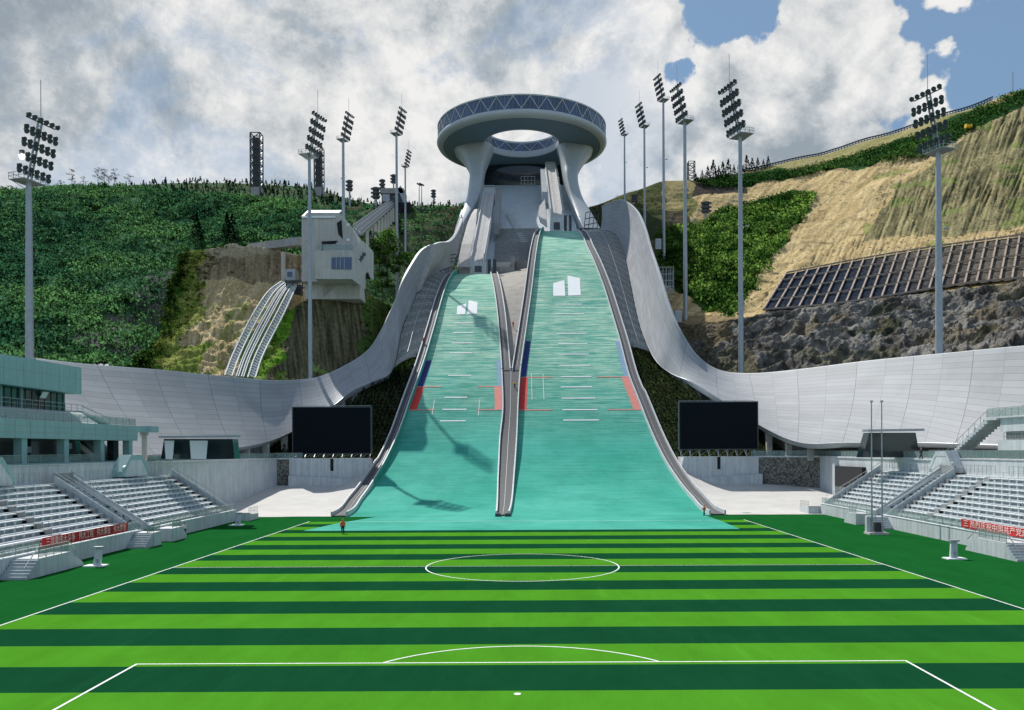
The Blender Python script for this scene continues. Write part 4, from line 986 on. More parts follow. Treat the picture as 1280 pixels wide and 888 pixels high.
# ---------------------------------------------------------------- inruns
def inrun(root, tab, boxes, width, table):
    # tab: list of (px centre, py, Y) bottom -> top
    pts = [P(*q) for q in tab]; pp = [Vector(v) for v in catmull(pts, 40)]; trk=[]; wl_=[]; wr_=[]; w = width/2
    for p in pp:
        trk.append([p+Vector((-w,0,-1.0)),p+Vector((-w,0,0)),p+Vector((w,0,0)),p+Vector((w,0,-1.0))])
        wl_.append([p+Vector((-w-.35,0,-3.2)),p+Vector((-w-.35,0,1.05)),p+Vector((-w,0,1.05)),p+Vector((-w,0,-3.2))])
        wr_.append([p+Vector((w,0,-3.2)),p+Vector((w,0,1.05)),p+Vector((w+.35,0,1.05)),p+Vector((w+.35,0,-3.2))])
    m = MB(); m.loft(trk); tr = m.build('inrun_track', M['pale_concrete'], root)
    for x in (-.25,.25):
        m = MB()
        for a,b in zip(pp,pp[1:]): m.bar(a+Vector((x,0,.03)),b+Vector((x,0,.03)),.14,.06)
        m.build('track_groove', M['galv'], tr)
    for l in (wl_,wr_): m = MB(); m.loft(l); m.build('inrun_wall', M['white_paint'], root)
    m = MB()
    for s in (-1,1):
        o = Vector((s*(w+.9),0,0)); pv=None
        for k,p in enumerate(pp[::2]):
            q = p+o+Vector((0,0,1.6)); m.bar(p+o+Vector((0,0,-.6)),q,.08)
            if pv is not None: m.bar(pv,q,.08)
            pv = q
    m.build('inrun_rail', M['rail_metal'], root)
    for (xa,xb,ya,yb,Y0,Y1,mt,nm) in boxes:     # start panels alongside: sloped slabs
        a = P(xa,yb,Y0); b = P(xb,ya,Y1); x0 = P(xa,yb,Y0).x; x1 = P(xb,yb,Y0).x; m = MB()
        m.prism([(x0,Y0,a.z),(x0,Y1,b.z),(x0,Y1,b.z-5),(x0,Y0,a.z-5)],(x1-x0,0,0)); m.build(nm, M[mt], root)
    m = MB(); (xa,xb,ya,yb,Y) = table; a, b = P(xa,yb,Y), P(xb,ya,Y); m.bb(a.x,b.x,Y,Y+5,a.z-3,b.z); t = m.build('takeoff_table', M['white_paint'], root)
    m = MB(); cx = lerp(a.x,b.x,.5); m.bb(cx-1.3,cx+1.3,Y-.1,Y+.2,a.z+.2,lerp(a.z,b.z,.62)); m.build('window_slot', M['dark_glass'], t)
    m = MB()
    for x in (b.x+1.0,b.x+3.0): m.bb(x-.6,x+.6,Y+1,Y+2.2,a.z-2,b.z+1.2)
    m.build('side_cabinet', M['dark_metal'], root)
    # start gate
    p = pp[-1]; m = MB(); m.bb(p.x-w-.3,p.x+w+.3,p.y,p.y+5,p.z-4,p.z+.8); m.bb(p.x-w-.3,p.x+w+.3,p.y+1,p.y+1.4,p.z+.8,p.z+3.4); m.bb(p.x-w-.3,p.x+w+.3,p.y+.2,p.y+2.2,p.z+3.4,p.z+3.7); m.build('start_gate', M['galv'], root)
inrun(root_L, [(695.5,273,346),(695.5,266,351),(694,255,360),(692,240,374),(688,212,405)], [(677.5,684.5,211,240,374,406,'galv','start_panel'),(693.5,700,206,240,376,412,'galv','start_panel')], 4.3, (688,704,272,288,345.5))
inrun(root_N, [(596.5,330,309),(597.5,320,314),(601,302,325),(606,274,345),(611.5,242,375)], [(595.5,606.5,247,279,342,370,'galv','start_panel'),(617,624,236,278,343,378,'step_grey','start_stairs')], 4.4, (587.5,608,327.5,341,306.5))
# tan side slope between left leg and smaller inrun, curved tan screen by larger inrun
rows=[]
for l, r, Y in (((571,334),(589,334),306),((577,305),(592,305),320),((584,280),(595,279),340),((589,268),(596,266),350),((593,262),(597,261),356)):
    a, b = P(*l,Y), P(*r,Y); rows.append([a, a.lerp(b,.5), b])
m = MB(); m.grid(rows); m.grid([[p-Vector((0,-1,6)) for p in r] for r in rows]); m.build('side_slope', M['pale_concrete'], tw)
m = MB(); A = [P(681,249,366),P(674,258,362),P(672.5,268,357),P(675,277,352),P(684,284,347),P(683,265,358)]
m.prism(A,(0,1.2,0)); m.build('curved_cheek', M['pale_concrete'], tw)
# black equipment frame beside right leg, and another by the left crest
def eqframe(pxs, Y, label):
    a, b = P(pxs[0],pxs[3],Y), P(pxs[1],pxs[2],Y); root = thing('wind_screen_frame', (a.x,Y,a.z), label, 'steel frame'); m = MB(); n = 4
    for i in range(n):
        x = lerp(a.x,b.x,i/(n-1)); m.bar((x,Y,a.z-2),(x+.8,Y,b.z),.3)
    for t in (0,.5,1): m.bar((a.x+.8*t,Y,lerp(a.z,b.z,t)),(b.x+.8*t,Y,lerp(a.z,b.z,t)+1.2),.3)
    m.build('lattice', M['dark_metal'], root)
    m = MB(); m.bb(a.x-.6,b.x+.6,Y+.5,Y+3,a.z-3,a.z-1.6); m.build('platform', M['concrete'], root)
eqframe((730,746,266,282), 357, 'dark steel frame beside the right leg of the tower'); eqframe((546,567,322,331), 301, 'dark steel frame beside the upper end of the smaller slope')
p0, p1 = P(733,262,372), P(752,300,350); m = MB(); m.bb(p0.x,p1.x+1,350,372,p1.z-10,p1.z+4.5)
m.build('side_plinth', M['concrete'], tw)
# ---------------------------------------------------------------- grandstands
def stand(s, F, secs, voms, label, ymin):
    root = thing('grandstand', (s*(F+5),(secs[0][0]+secs[-1][1])/2,0), label, 'grandstand', 'grandstands beside the pitch')
    X = lambda u: s*(F+u); NR, D, H, Z0 = 10, .92, .585, 1.72; back = NR*D+1.1
    ztop = Z0+NR*H
    for (y0,y1,ai) in secs:
        prof = [(1.0,-.3)]; z = Z0-.25; u = 1.0; prof.append((1.0,z))
        for r in range(NR):
            prof.append((u+D,z)); z += H; u += D; prof.append((u,z))
        prof += [(u+2.6,z),(u+2.6,-.3)]
        m = MB(); m.prism([(X(a),y0,b) for a,b in prof],(0,y1-y0,0)); m.build('terrace', M['stand_paint'], root)
        m = MB(); m.bb(X(0),X(.35),y0,y1,0,Z0); m.bb(X(.35),X(1.0),y0,y1,Z0-.5,Z0-.25); m.build('front_wall', M['white_paint'], root)
        m = MB(); m.bb(X(-.06),X(.42),y0,y1,Z0,Z0+.09); m.build('coping', M['bench_white'], root)
        rail(root, [(X(.2),y0+.1,Z0+.09),(X(.2),y1-.1,Z0+.09)], .95, True, 1.8)
        for r in range(NR):
            zz = Z0-.25+r*H; uu = 1.0+r*D
            runs = [(y0+.5, ai-.7),(ai+.7, y1-1.3)] if ai else [(y0+.5,y1-1.3)]
            m = MB(); pr = MB()
            for a,b in runs:
                m.bb(X(uu+.50),X(uu+.90),a,b,zz+.38,zz+.47)
                for yy in np.arange(a+.3,b,1.6): m.bb(X(uu+.6),X(uu+.8),yy-.06,yy+.06,zz,zz+.38)
            m.build('bench', M['bench_white'], root)
            if s > 0 or r % 3 == 2:
                for a,b in runs:
                    yy = a+.3+(r%2)*.9; j = 0
                    while yy < b:
                        pr.bar((X(uu+.96),yy,zz+H-.05),(X(uu+.96),yy,zz+H+.62),.035); yy += 1.3+.5*((j*7+r*3)%3); j += 1
                    pr.bar((X(uu+.96),a,zz+H+.62),(X(uu+.96),b,zz+H+.62),.045)
                pr.build('row_rail', M['rail_metal'], root)
        if ai:
            m = MB()
            for r in range(NR): zz = Z0-.25+r*H; uu = 1.0+r*D; m.bb(X(uu+D*.5),X(uu+D),ai-.6,ai+.6,zz-H-.1,zz+H*.5); m.bb(X(uu-D*.6),X(uu+D*.6),ai-.6,ai+.6,zz-H-.15,zz-.05)
            pass
            m.build('aisle_steps', M['step_grey'], root)
        # end aisle half steps
        m = MB()
        for r in range(NR): zz = Z0-.25+r*H; uu = 1.0+r*D; m.bb(X(uu+D*.5),X(uu+D),y1-1.15,y1-.2,zz-H-.1,zz+H*.5); m.bb(X(uu-D*.6),X(uu+D*.6),y1-1.15,y1-.2,zz-H-.15,zz-.05)
        pass
        m.build('aisle_steps', M['step_grey'], root)
        for ye in (y0+.06,y1-.06):     # sloped end parapets with hand rail
            m = MB(); m.prism([(X(.0),ye-.06,Z0-.3),(X(1.0),ye-.06,Z0+.55),(X(back-.1),ye-.06,ztop+.75),(X(back-.1),ye-.06,ztop-.6),(X(.9),ye-.06,Z0-.6)],(0,.12,0)); m.build('end_parapet', M['stand_paint'], root)
            m = MB(); m.bar((X(.8),ye,Z0+1.25),(X(back),ye,ztop+1.2),.07)
            for t in np.linspace(0,1,8): q = Vector((lerp(X(.8),X(back),t),ye,lerp(Z0+.4,ztop+.6,t))); m.bar(q,q+Vector((0,0,.7)),.05)
            m.build('hand_rail', M['rail_metal'], root)
    for (y0,y1) in voms:               # sunken stair between sections
        m = MB()
        n = 18
        for i in range(n):
            u0 = lerp(.6,back,i/n); z1 = lerp(.35,ztop-.3,(i+1)/n); m.bb(X(u0),X(u0+(back-.6)/n),y0,y1,-.2,z1)
        m.build('stair_flight', M['stand_paint'], root)
        m = MB(); m.bb(X(back-.2),X(back+.0),y0-.2,y1+.3,ztop-.4,ztop+1.0); m.build('landing_screen', M['step_grey'], root)
        m = MB(); yc = (y0+y1)/2; m.bar((X(.8),yc,Z0+.6),(X(back),yc,ztop+.9),.07)
        for t in np.linspace(0,1,9): q = Vector((lerp(X(.8),X(back),t),yc,lerp(.4,ztop-.3,t))); m.bar(q,Vector((q.x,q.y,lerp(Z0+.6,ztop+.9,t))),.05)
        m.build('hand_rail', M['rail_metal'], root)
        # paired entry blocks in front of the wall
        for (a,b,stepnear) in ((y0-3.4,y0+.2,True),(y1-.2,y1+4.2,False)):
            m = MB(); y_s = a if stepnear else b
            if stepnear:
                m.prism([(X(-2.3),a+1.7,0),(X(-2.3),b,0),(X(-2.3),b,Z0-.15),(X(-2.3),a+1.7,Z0-.15)],(-s*-2.3,0,0)) if False else m.bb(X(-2.3),X(-.07),a+1.7,b,0,Z0-.12)
                m.build('entry_block', M['white_paint'], root); m = MB()
                for k in range(6): m.bb(X(-2.2),X(-.07),a-.25+k*.32,a+.07+k*.32,0,.24*(k+1)+.02)
                m.build('entry_steps', M['stand_paint'], root)
            else:
                m.prism([(X(-2.3),a,0),(X(-2.3),b,0),(X(-2.3),b-.2,.5),(X(-2.3),b-1.5,Z0-.12),(X(-2.3),a,Z0-.12)],(s*2.23,0,0)); m.build('entry_block', M['white_paint'], root)
            rail(root, [(X(-2.15),a+.3,Z0-.1),(X(-2.15),b-1.6 if not stepnear else b-.1,Z0-.1)], .95, True, 1.2)
    # concourse: rear parapet wall up to the deck, simple rails
    yA, yB = secs[0][0], secs[-1][1]
    m = MB(); m.bb(X(back+1.7),X(back+2.2),yA,yB+1.5,ztop-1,DECK-.02); m.build('rear_wall', M['white_paint'], root)
    m = MB(); m.bb(X(back+1.6),X(back+2.4),yA,yB+1.5,DECK,DECK+.14); m.build('deck_edge', M['white_paint'], root)
    return root, X, back, ztop
gl, XL, backL, ztL = stand(-1, 45.6, [(58,98.4,85),(102.2,131,None)], [(98.5,102.1)], 'white grandstand of bench rows left of the pitch, in front of the two storey building', 58)
gr, XR, backR, ztR = stand(1, 50.3, [(62,116.4,107.5),(120.2,140.5,None)], [(116.5,120.1)], 'white grandstand of bench rows right of the pitch, behind the twin flagpoles', 62)
# near entry blocks (bottom corners of the photograph) and far end steps
def near_block(root, s, F, ya, yb):
    X = lambda u: s*(F+u); m = MB()
    m.prism([(X(-2.4),ya,0),(X(-2.4),yb,0),(X(-2.4),yb-.2,.35),(X(-2.4),yb-2.4,1.6),(X(-2.4),ya,1.6)],(s*2.33,0,0)); m.build('entry_block', M['white_paint'], root)
    m = MB()
    for k in range(6): m.bb(X(-2.4),X(-.07),ya-2.0+k*.33,ya-1.66+k*.33,0,.25*(k+1))
    m.build('entry_steps', M['stand_paint'], root)
    rail(root, [(X(-2.2),ya+.1,1.6),(X(-2.2),yb-2.4,1.6)], 1.0, True, 1.1)
    m = MB(); m.bar((X(-2.2),ya-2.0,1.0),(X(-2.2),ya+.1,2.6),.07); m.bar((X(-2.2),yb-2.4,2.6),(X(-2.2),yb-.1,1.2),.07); m.build('hand_rail', M['rail_metal'], root)
near_block(gl, -1, 45.6, 73.8, 81.2); near_block(gr, 1, 50.3, 82.5, 90.0)
for root, s, F, y in ((gl,-1,45.6,131.2),(gr,1,50.3,140.7)):
    X = lambda u: s*(F+u); m = MB(); m.prism([(X(-2.0),y,0),(X(-2.0),y+4.6,0),(X(-2.0),y+4.6,.9),(X(-2.0),y+1.6,1.0),(X(-2.0),y,1.3)],(s*2.6,0,0)); m.build('entry_block', M['white_paint'], root)
    rail(root, [(X(-1.9),y+.2,1.0),(X(-1.9),y+4.4,.9)], 1.1, False, .7)
# octagonal stair hoods between concourse and deck
def hood(root, x, y, w, s):
    m = MB(); z0, z1 = ztL-.05, DECK+1.15
    m.prism([(x,y,z0),(x,y+w,z0),(x,y+w,lerp(z0,z1,.45)),(x,y+w*.72,z1-.7),(x,y+w*.28,z1-.7),(x,y,lerp(z0,z1,.45))],(s*.3,0,0)); m.build('hood_face', M['white_paint'], root)
    m = MB()
    P1 = [(y-.3,lerp(z0,z1,.25)),(y+w*.26,z1),(y+w*.74,z1),(y+w+.3,lerp(z0,z1,.25))]; P2 = [(a,b-.75) for a,b in P1]
    for i in range(3):
        m.prism([(x-s*.05,P1[i][0],P1[i][1]),(x-s*.05,P1[i+1][0],P1[i+1][1]),(x-s*.05,P2[i+1][0],P2[i+1][1]),(x-s*.05,P2[i][0],P2[i][1])],(s*1.7,0,0))
    m.build('hood_parapet', M['teal_paint'] if s < 0 else M['stand_paint'], root)
hood(gl, XL(backL+.1), 116.0, 7.2, -1); hood(gl, XL(backL+.1), 83.5, 7.2, -1); hood(gr, XR(backR+.1), 117.5, 6.2, 1)
for root, X, b, zt, runs in ((gl,XL,backL,ztL,((91,96),(106,114.5),(124,131))),(gr,XR,backR,ztR,((64,104),(107,116),(125,139)))):
    for a,c in runs: rail(root, [(X(b+.3),a,zt),(X(b+.3),c,zt)], 1.15, False, 1.0, name='concourse_rail')
# ---------------------------------------------------------------- banners
def banner(label, x, y0, y1, z, h, s, text):
    root = thing('banner', (x,(y0+y1)/2,z), label, 'banner', 'red slogan banners on the grandstand rails')
    rows=[]
    for t in np.linspace(0,1,40):
        yy = lerp(y0,y1,t); sag = .05*math.sin(t*22)+.03*math.sin(t*47); rows.append([(x-s*(.12+.03*math.sin(t*31+k*2)),yy,z+k*h+sag*.3) for k in (0,.5,1)])
    m = MB(); m.grid(rows); m.grid([[(a+s*.012,b,c) for a,b,c in r] for r in rows]); m.build('cloth', M['red'], root)
    cu = bpy.data.curves.new('lettering','FONT'); cu.body = text; cu.size = h*.78; cu.align_x = 'CENTER'; cu.align_y = 'CENTER'; cu.extrude = .004
    t = bpy.data.objects.new('lettering_tmp', cu); COL.objects.link(t); bpy.context.view_layer.update()
    dg = bpy.context.evaluated_depsgraph_get(); me = bpy.data.meshes.new_from_object(t.evaluated_get(dg)); bpy.data.objects.remove(t)
    xs = [v.co.x for v in me.vertices]; wdt = max(xs)-min(xs); k = (y1-y0)*.93/wdt
    me.transform(Matrix.Diagonal((k,1.12,1,1)))
    rot = Matrix.Rotation(math.pi/2,4,'Z') @ Matrix.Rotation(math.pi/2,4,'X') if s < 0 else Matrix.Rotation(-math.pi/2,4,'Z') @ Matrix.Rotation(math.pi/2,4,'X')
    me.transform(Matrix.Translation((x-s*.19,(y0+y1)/2,z+h*.5)) @ rot); me.materials.clear(); me.materials.append(M['letter'])
    link_mesh('lettering', me, root)
a, b = P(61,680,78.6), P(157,663,94.5)
banner('red banner with pale lettering on the rail of the left grandstand', XL(.1), 78.2, 95.2, 1.95, 1.0, -1, '三项重伟大斗争   伟大工程   伟大事业   伟大梦想')
banner('red banner with pale lettering on the rail of the right grandstand', XR(.1), 77.0, 95.3, 1.98, .95, 1, '三 热烈庆祝中国共产党成立100周年')
# ---------------------------------------------------------------- building on the left
bl = thing('stadium_building', (-62,100,DECK), 'two storey grey green building with dark glazed bays behind the left grandstand', 'building')
XB = -60.2; Y0, Y1 = 62, 128.5
zA, zB, zC = 12.75, 15.0, 16.3      # head of lower bays, top of slab, terrace
for yc in (82,91,99.8,109,118.3,126.8): m = MB(); m.bb(XB-1.0,XB,yc-.55,yc+.55,DECK,zA); m.build('column', M['teal_paint'], bl)
m = MB(); m.bb(XB-.9,XB+.25,Y0,Y1,DECK+.02,DECK+.3); m.build('sill', M['teal_paint'], bl)
m = MB(); m.bb(XB-14,XB+.25,Y0,Y1,zA,zB); m.build('slab', M['teal_paint'], bl)
m = MB(); m.bb(XB-14,XB-6,Y0,119,DECK,zA-.01); m.build('back_wall', M['interior_dark'], bl)
m = MB(); m.bb(XB-3.2,XB-3.0,Y0,118,DECK,zA-.01); m.build('bay_glazing', M['dark_glass'], bl)
m = MB(); m.bb(XB-2.2,XB-1.2,123.9,125.4,DECK,zA-.02); m.build('door_leaf', M['dark_glass'], bl)
for ya,yb in ((82.6,90.4),(91.6,99.2),(100.4,108.4),(109.6,117.7)): rail(bl, [(XB+.05,ya,DECK+.3),(XB+.05,yb,DECK+.3)], .95, True, 2.4, gm='rail_glass')
for i,(ya,yb,zz) in enumerate(((96,97.5,11.3),(104.5,106,11.4),(113,115.5,11.9))):
    m = MB(); m.bb(XB-2.9,XB-2.85,ya,yb,zz-.4,zz+.4); m.build('notice', M['galv'], bl)
m = MB()
for i in range(14): m.bb(XB-1.5-.28*i,XB-1.2-.28*i,119.5,121.3,DECK+.22*i,DECK+.22*i+.24)
m.build('inner_stair', M['pale_concrete'], bl)
m = MB(); m.bar((XB-1.2,119.4,DECK+1),(XB-5.2,119.4,DECK+4.0),.12); m.bar((XB-1.2,121.4,DECK+1),(XB-5.2,121.4,DECK+4.0),.12); m.build('inner_rail', M['rail_metal'], bl)
rail(bl, [(XB+.1,Y0,zB),(XB+.1,Y1-.4,zB)], 1.15, True, 2.0, gm='teal_rail') if 'teal_rail' in M else rail(bl, [(XB+.1,Y0,zB),(XB+.1,Y1-.4,zB)], 1.15, True, 2.0)
# stepped roof terrace between slab and upper storey
m = MB(); m.prism([(XB-.9,Y0,zB),(XB-3.4,Y0,zB+1.7),(XB-14,Y0,zB+1.7),(XB-14,Y0,zB)],(0,119-Y0,0)); m.build('terrace_roof', M['stand_paint'], bl)
m = MB(); m.prism([(XB-3.4,119,zB+1.7),(XB-3.4,127,zB+.2),(XB-8,127,zB+.2),(XB-8,119,zB+1.7)],(0,0,.3)); m.build('ramp', M['stand_paint'], bl)
m = MB()
for o in (0,3.4): m.bar((XB-3.0-o,118.6,zB+2.6),(XB-3.0-o,127,zB+1.0),.16)
m.build('ramp_rail', M['pale_concrete'], bl)
XU = XB-4.2; zU0, zU1 = zB+1.7, 19.45
m = MB(); m.bb(XU-8,XU,Y0,116.2,zU0,zU1); m.build('upper_glazing', M['teal_glass'], bl)
m = MB()
for yy in np.arange(Y0,116.3,1.45): m.bb(XU,XU+.09,yy-.04,yy+.04,zU0,zU1)
m.bb(XU,XU+.09,Y0,116.2,zU0+1.0,zU0+1.08); m.build('mullion', M['dark_metal'], bl)
m = MB(); m.box((XU+.35,110.6,18.7),(.06,1.35,.95),M=Matrix.Rotation(R(28),3,'Y')); m.build('open_window', M['bench_white'], bl)
m = MB()
for yy in (101.5,105.7): m.bb(XU+.1,XU+.35,yy-.12,yy+.12,zU0,zU1)
m.build('post', M['teal_paint'], bl)
rail(bl, [(XB-2.9,Y0,zU0),(XB-2.9,118.5,zU0)], 1.05, False, 1.5)
# roof fascia, dropping towards its far end
m = MB(); m.prism([(XU+1.6,Y0,zU1),(XU+1.6,117.6,zU1-.2),(XU+1.6,117.6,23.02),(XU+1.6,100,22.95),(XU+1.6,Y0,22.5)],(-13,0,0)); m.build('roof_fascia', M['teal_paint'], bl)
m = MB()
for yy in np.arange(64,128,3.05): m.bb(XB+.25,XB+.265,yy-.025,yy+.025,zA+.02,zB-.02)
for zz in (zA+.75,zA+1.5): m.bb(XB+.25,XB+.265,Y0,Y1,zz-.02,zz+.02)
for yy in np.arange(64,117,4.0): m.bb(XU+1.6,XU+1.615,yy-.025,yy+.025,zU1+.05,22.4)
m.bb(XU+1.6,XU+1.615,Y0,117.5,21.3,21.34)
m.build('panel_joint', M['step_grey'], bl)
# small canopy on a post at the far corner
m = MB(); m.bb(XB-1.2,XB+1.8,129.2,132.4,zA+1.35,zA+2.3); m.build('canopy', M['teal_paint'], bl); m = MB(); m.bb(XB-.1,XB+.5,130.6,131.2,DECK,zA+1.35); m.bb(XB-.3,XB+.7,130.5,131.3,zA+.9,zA+1.35); m.build('canopy_post', M['pale_concrete'], bl)
# ---------------------------------------------------------------- upper terrace on the right
br = thing('upper_terrace', (62,100,DECK), 'white upper terrace with glass rails and a stair above the right grandstand', 'terrace')
XT = 62.6
rail(br, [(XR(backR+2.0),66,DECK+.14),(XR(backR+2.0),128,DECK+.14)], 1.15, True, 1.5)
m = MB(); m.bb(XT,XT+8,66,109.4,DECK,12.05); m.build('terrace_wall', M['white_paint'], br)
m = MB(); m.bb(XT+1.0,XT+1.3,66,109.2,12.05,13.2); m.build('grey_parapet', M['step_grey'], br)
m = MB(); m.bb(XT+.6,XT+8,66,109.8,13.2,15.0); m.bb(XT+.2,XT+8,66,110.2,15.0,15.15); m.build('upper_wall', M['white_paint'], br)
rail(br, [(XT+.7,66,12.05),(XT+.7,109.2,12.05)], 1.0, False, 1.3); rail(br, [(XT+.4,66,15.15),(XT+.4,112.6,15.15)], 1.2, True, 1.4)
m = MB(); m.bb(XT+.3,XT+5,110.2,112.8,14.8,15.15); m.build('stair_landing', M['white_paint'], br)
m = MB(); n = 15
for i in range(n):
    m.bb(XT+.4,XT+2.6,112.6+i*.72,112.6+(i+1)*.72,lerp(14.6,DECK,i/n)-.3,lerp(14.9,DECK+.2,i/n))
m.build('outer_stair', M['stand_paint'], br)
for k in range(n):
    if k % 3 == 1:
        m = MB(); y_ = 112.6+k*.72; z_ = lerp(14.9,DECK+.2,k/n); m.bb(XT+.6,XT+1.6,y_,y_+.6,z_+.02,z_+.36); m.build('stair_box', M['step_grey'], br)
m = MB()
for o in (.4,2.6):
    m.bar((XT+o,112.7,16.1),(XT+o,123.4,10.7),.06)
    for i in range(8): t=i/7; q=Vector((XT+o,lerp(112.7,123.4,t),lerp(14.8,9.5,t))); m.bar(q,q+Vector((0,0,1.3)),.05)
m.build('stair_rail', M['rail_metal'], br)
# dark glazed sloping corner seen at the right edge
m = MB(); m.prism([(XT+2.2,88,15.15),(XT+2.2,106.5,15.15),(XT+2.2,101,17.4),(XT+2.2,88,18.6)],(6,0,0)); m.build('glazed_corner', M['dark_glass'], br)
m = MB(); m.bar((XT+2.0,107.5,16.4),(XT+2.0,101,18.6),.07); m.bar((XT+2.0,101,18.6),(XT+2.0,88,20.0),.07)
for yy,z0,z1 in ((104.3,16.1,17.5),(101,17.4,18.6),(96,17.9,19.2),(92,18.3,19.6)): m.bar((XT+2.0,yy,z0),(XT+2.0,yy,z1),.06)
m.build('corner_rail', M['rail_metal'], br)
m = MB(); m.bb(XR(backR+3.0),XR(backR+4.2),97,104,DECK+.1,10.5); m.build('planter_screen', M['teal_glass'], br)
# ---------------------------------------------------------------- floodlight masts
def make_mast(H, head, label, r0, lit=None):
    root = thing('floodlight_mast', (0,0,0), label, 'floodlight', 'floodlight masts around the stadium'); k = head/11.0; hp = H-head
    m = MB(); m.tube((0,0,-12),(0,0,hp), r0, r0*.62, 14); m.build('pole', M['galv'], root, smooth=40)
    m = MB(); lean = .24
    sp = lambda t: Vector((lean*head*t+.1, 0, hp+head*t))
    for y in (-.38*k,.38*k): m.bar(sp(-.02)+Vector((0,y,0)), sp(1)+Vector((0,y,0)), .26*k)
    for t in np.linspace(0,1,9): m.bar(sp(t)+Vector((0,-.38*k,0)), sp(t)+Vector((0,.38*k,0)), .14*k)
    m.build('spine', M['galv'], root)
    m = MB(); m.bar(sp(1), sp(1)+Vector((0,0,head*.62)), .09*k); m.build('lightning_rod', M['galv'], root)
    m = MB(); zp = hp-.1*k; Rk = 2.3*k
    m.bb(-Rk*.9,Rk*.6,-Rk,Rk,zp-.12*k,zp)
    cs = [(-Rk*.9,-Rk),(Rk*.6,-Rk),(Rk*.6,Rk),(-Rk*.9,Rk)]
    for i in range(4):
        a, b = cs[i], cs[(i+1)%4]
        for zz in (.55*k,1.15*k): m.bar((a[0],a[1],zp+zz),(b[0],b[1],zp+zz),.07*k)
        for t in (0,.33,.66): x,y = lerp(a[0],b[0],t), lerp(a[1],b[1],t); m.bar((x,y,zp),(x,y,zp+1.15*k),.07*k)
    for sgn in (-1,1): m.bar((0,0,zp-1.6*k),(-Rk*.8,sgn*Rk*.9,zp-.1*k),.1*k)
    m.build('platform', M['galv'], root)
    m = MB(); m.bar((0,0,hp*.62),(-1.2*k,.9*k,hp*.62),.09*k); m.bb(-1.5*k,-.9*k,.5*k,1.1*k,hp*.62-.1,hp*.62+.2); m.build('side_box', M['galv'], root)
    bars = (.12,.33,.53,.73,.92); idx = 0; half = 3.1*k
    for bi, t in enumerate(bars):
        c = sp(t); m = MB(); m.bar(c+Vector((.2*k,-half,0)), c+Vector((.2*k,half,0)), .16*k); m.build('crossbar', M['lamp_dark'], root)
        for j in range(6):
            y = lerp(-half,half,j/5)
            for dz in ((-.42,.42) if bi != 4 else (.3,)):
                m = MB(); p = c+Vector((.75*k,y,dz*k)); ax = Vector((.86,0,-.51)); m.tube(p-ax*.42*k, p+ax*.05*k, .20*k, .47*k, 10); m.tube(p+ax*.05*k, p+ax*.16*k, .49*k, .49*k, 10); m.bar(c+Vector((.2*k,y,0)), p-ax*.2*k, .1*k)
                lamp = m.build('lamp', M['lit'] if lit == (bi,j,dz) else M['lamp_dark'], root); idx += 1
    return root
def put_mast(px, pbase, ptop_head, Y, head, label, face, r0=.55, lit=None):
    b = P(px,pbase,Y); t = P(px,ptop_head,Y); root = make_mast(t.z-b.z, head, label, r0, lit); root.location = b; root.rotation_euler = (0,0,face); return root
aim = lambda px, Y, pb: math.atan2((118-Y)*.75, 0-P(px,pb,Y).x) if Y < 200 else math.atan2(-.26*abs(P(px,pb,Y).x)-4, 0-P(px,pb,Y).x)
MASTS = [(37,449,150,151,11.2,'floodlight mast at the far left above the grey green building',.80,(1,0,-.42)),(388,474,145,220,10.5,'tall floodlight mast in front of the angular concrete building',.62,None),
 (429.5,300,143,258,8.0,'floodlight mast rising behind the roof of the angular concrete building',.6,None),(496.5,372,137,299,8.8,'tall floodlight mast between the cableway ramp and the tower ring',.62,None),(507,318,189,348,6.5,'short floodlight mast just left of the tower ring',.5,None),
 (926.5,470,108,226,13.4,'tall floodlight mast on the right with its base hidden by the bright band',.80,None),(857,403,109,268,11.1,'floodlight mast standing at the foot of the green shrub patch',.78,None),(830,322,96,HR.find(830,322).y-2,9.1,'tallest looking slender floodlight mast left of the shrub patch',.65,None),
 (806,295,131,345,9.0,'slender floodlight mast behind the upper end of the bright band',.6,None),(781,260,150,372,6.7,'smallest floodlight mast right beside the tower ring',.5,None),(1174,446,116,166,11.6,'floodlight mast on the far right in front of the tan slope',.80,None)]
for px,pb,pt,Y,head,lab,r0,lit in MASTS: put_mast(px,pb,pt,Y,head,lab,aim(px,Y,pb),r0,lit)
# ---------------------------------------------------------------- lattice towers on the left ridge and small masts
def lattice(px, y0, y1, wpx, Y, label, core, group=None, foot=None):
    if Y is None: Y = RIDGE.find(px,y1).y-1
    a, b = P(px,y1,Y), P(px,y0,Y); w = wpx*Y/FOC/2; h = b.z-a.z; root = thing('lattice_tower', a, label, 'tower', group); m = MB(); n = max(4,int(h/(w*1.5)))
    cs = [(-w,-w),(w,-w),(w,w),(-w,w)]; t = w*.22
    for i,(x,y) in enumerate(cs):
        m.bar(a+Vector((x,y,-2)), a+Vector((x,y,h)), t)
        x2,y2 = cs[(i+1)%4]
        for k in range(n):
            z0, z1 = h*k/n, h*(k+1)/n; m.bar(a+Vector((x,y,z0)), a+Vector((x2,y2,z1)) if k%2 else a+Vector((x2,y2,z1)), t*.6); m.bar(a+Vector((x,y,z1)), a+Vector((x2,y2,z1)), t*.7)
    m.build('lattice', M['dark_metal'], root)
    if core:
        m = MB(); m.bb(a.x-w*.55,a.x+w*.55,a.y-w*.4,a.y+w*.4,a.z,b.z-h*.06); m.build('stair_core', M['lamp_dark'], root)
        m = MB(); m.bb(a.x-w*1.1,a.x+w*1.1,a.y-w*1.1,a.y+w*1.1,a.z-3,a.z+h*.13); m.build('base_block', M['concrete'], root)
    return root
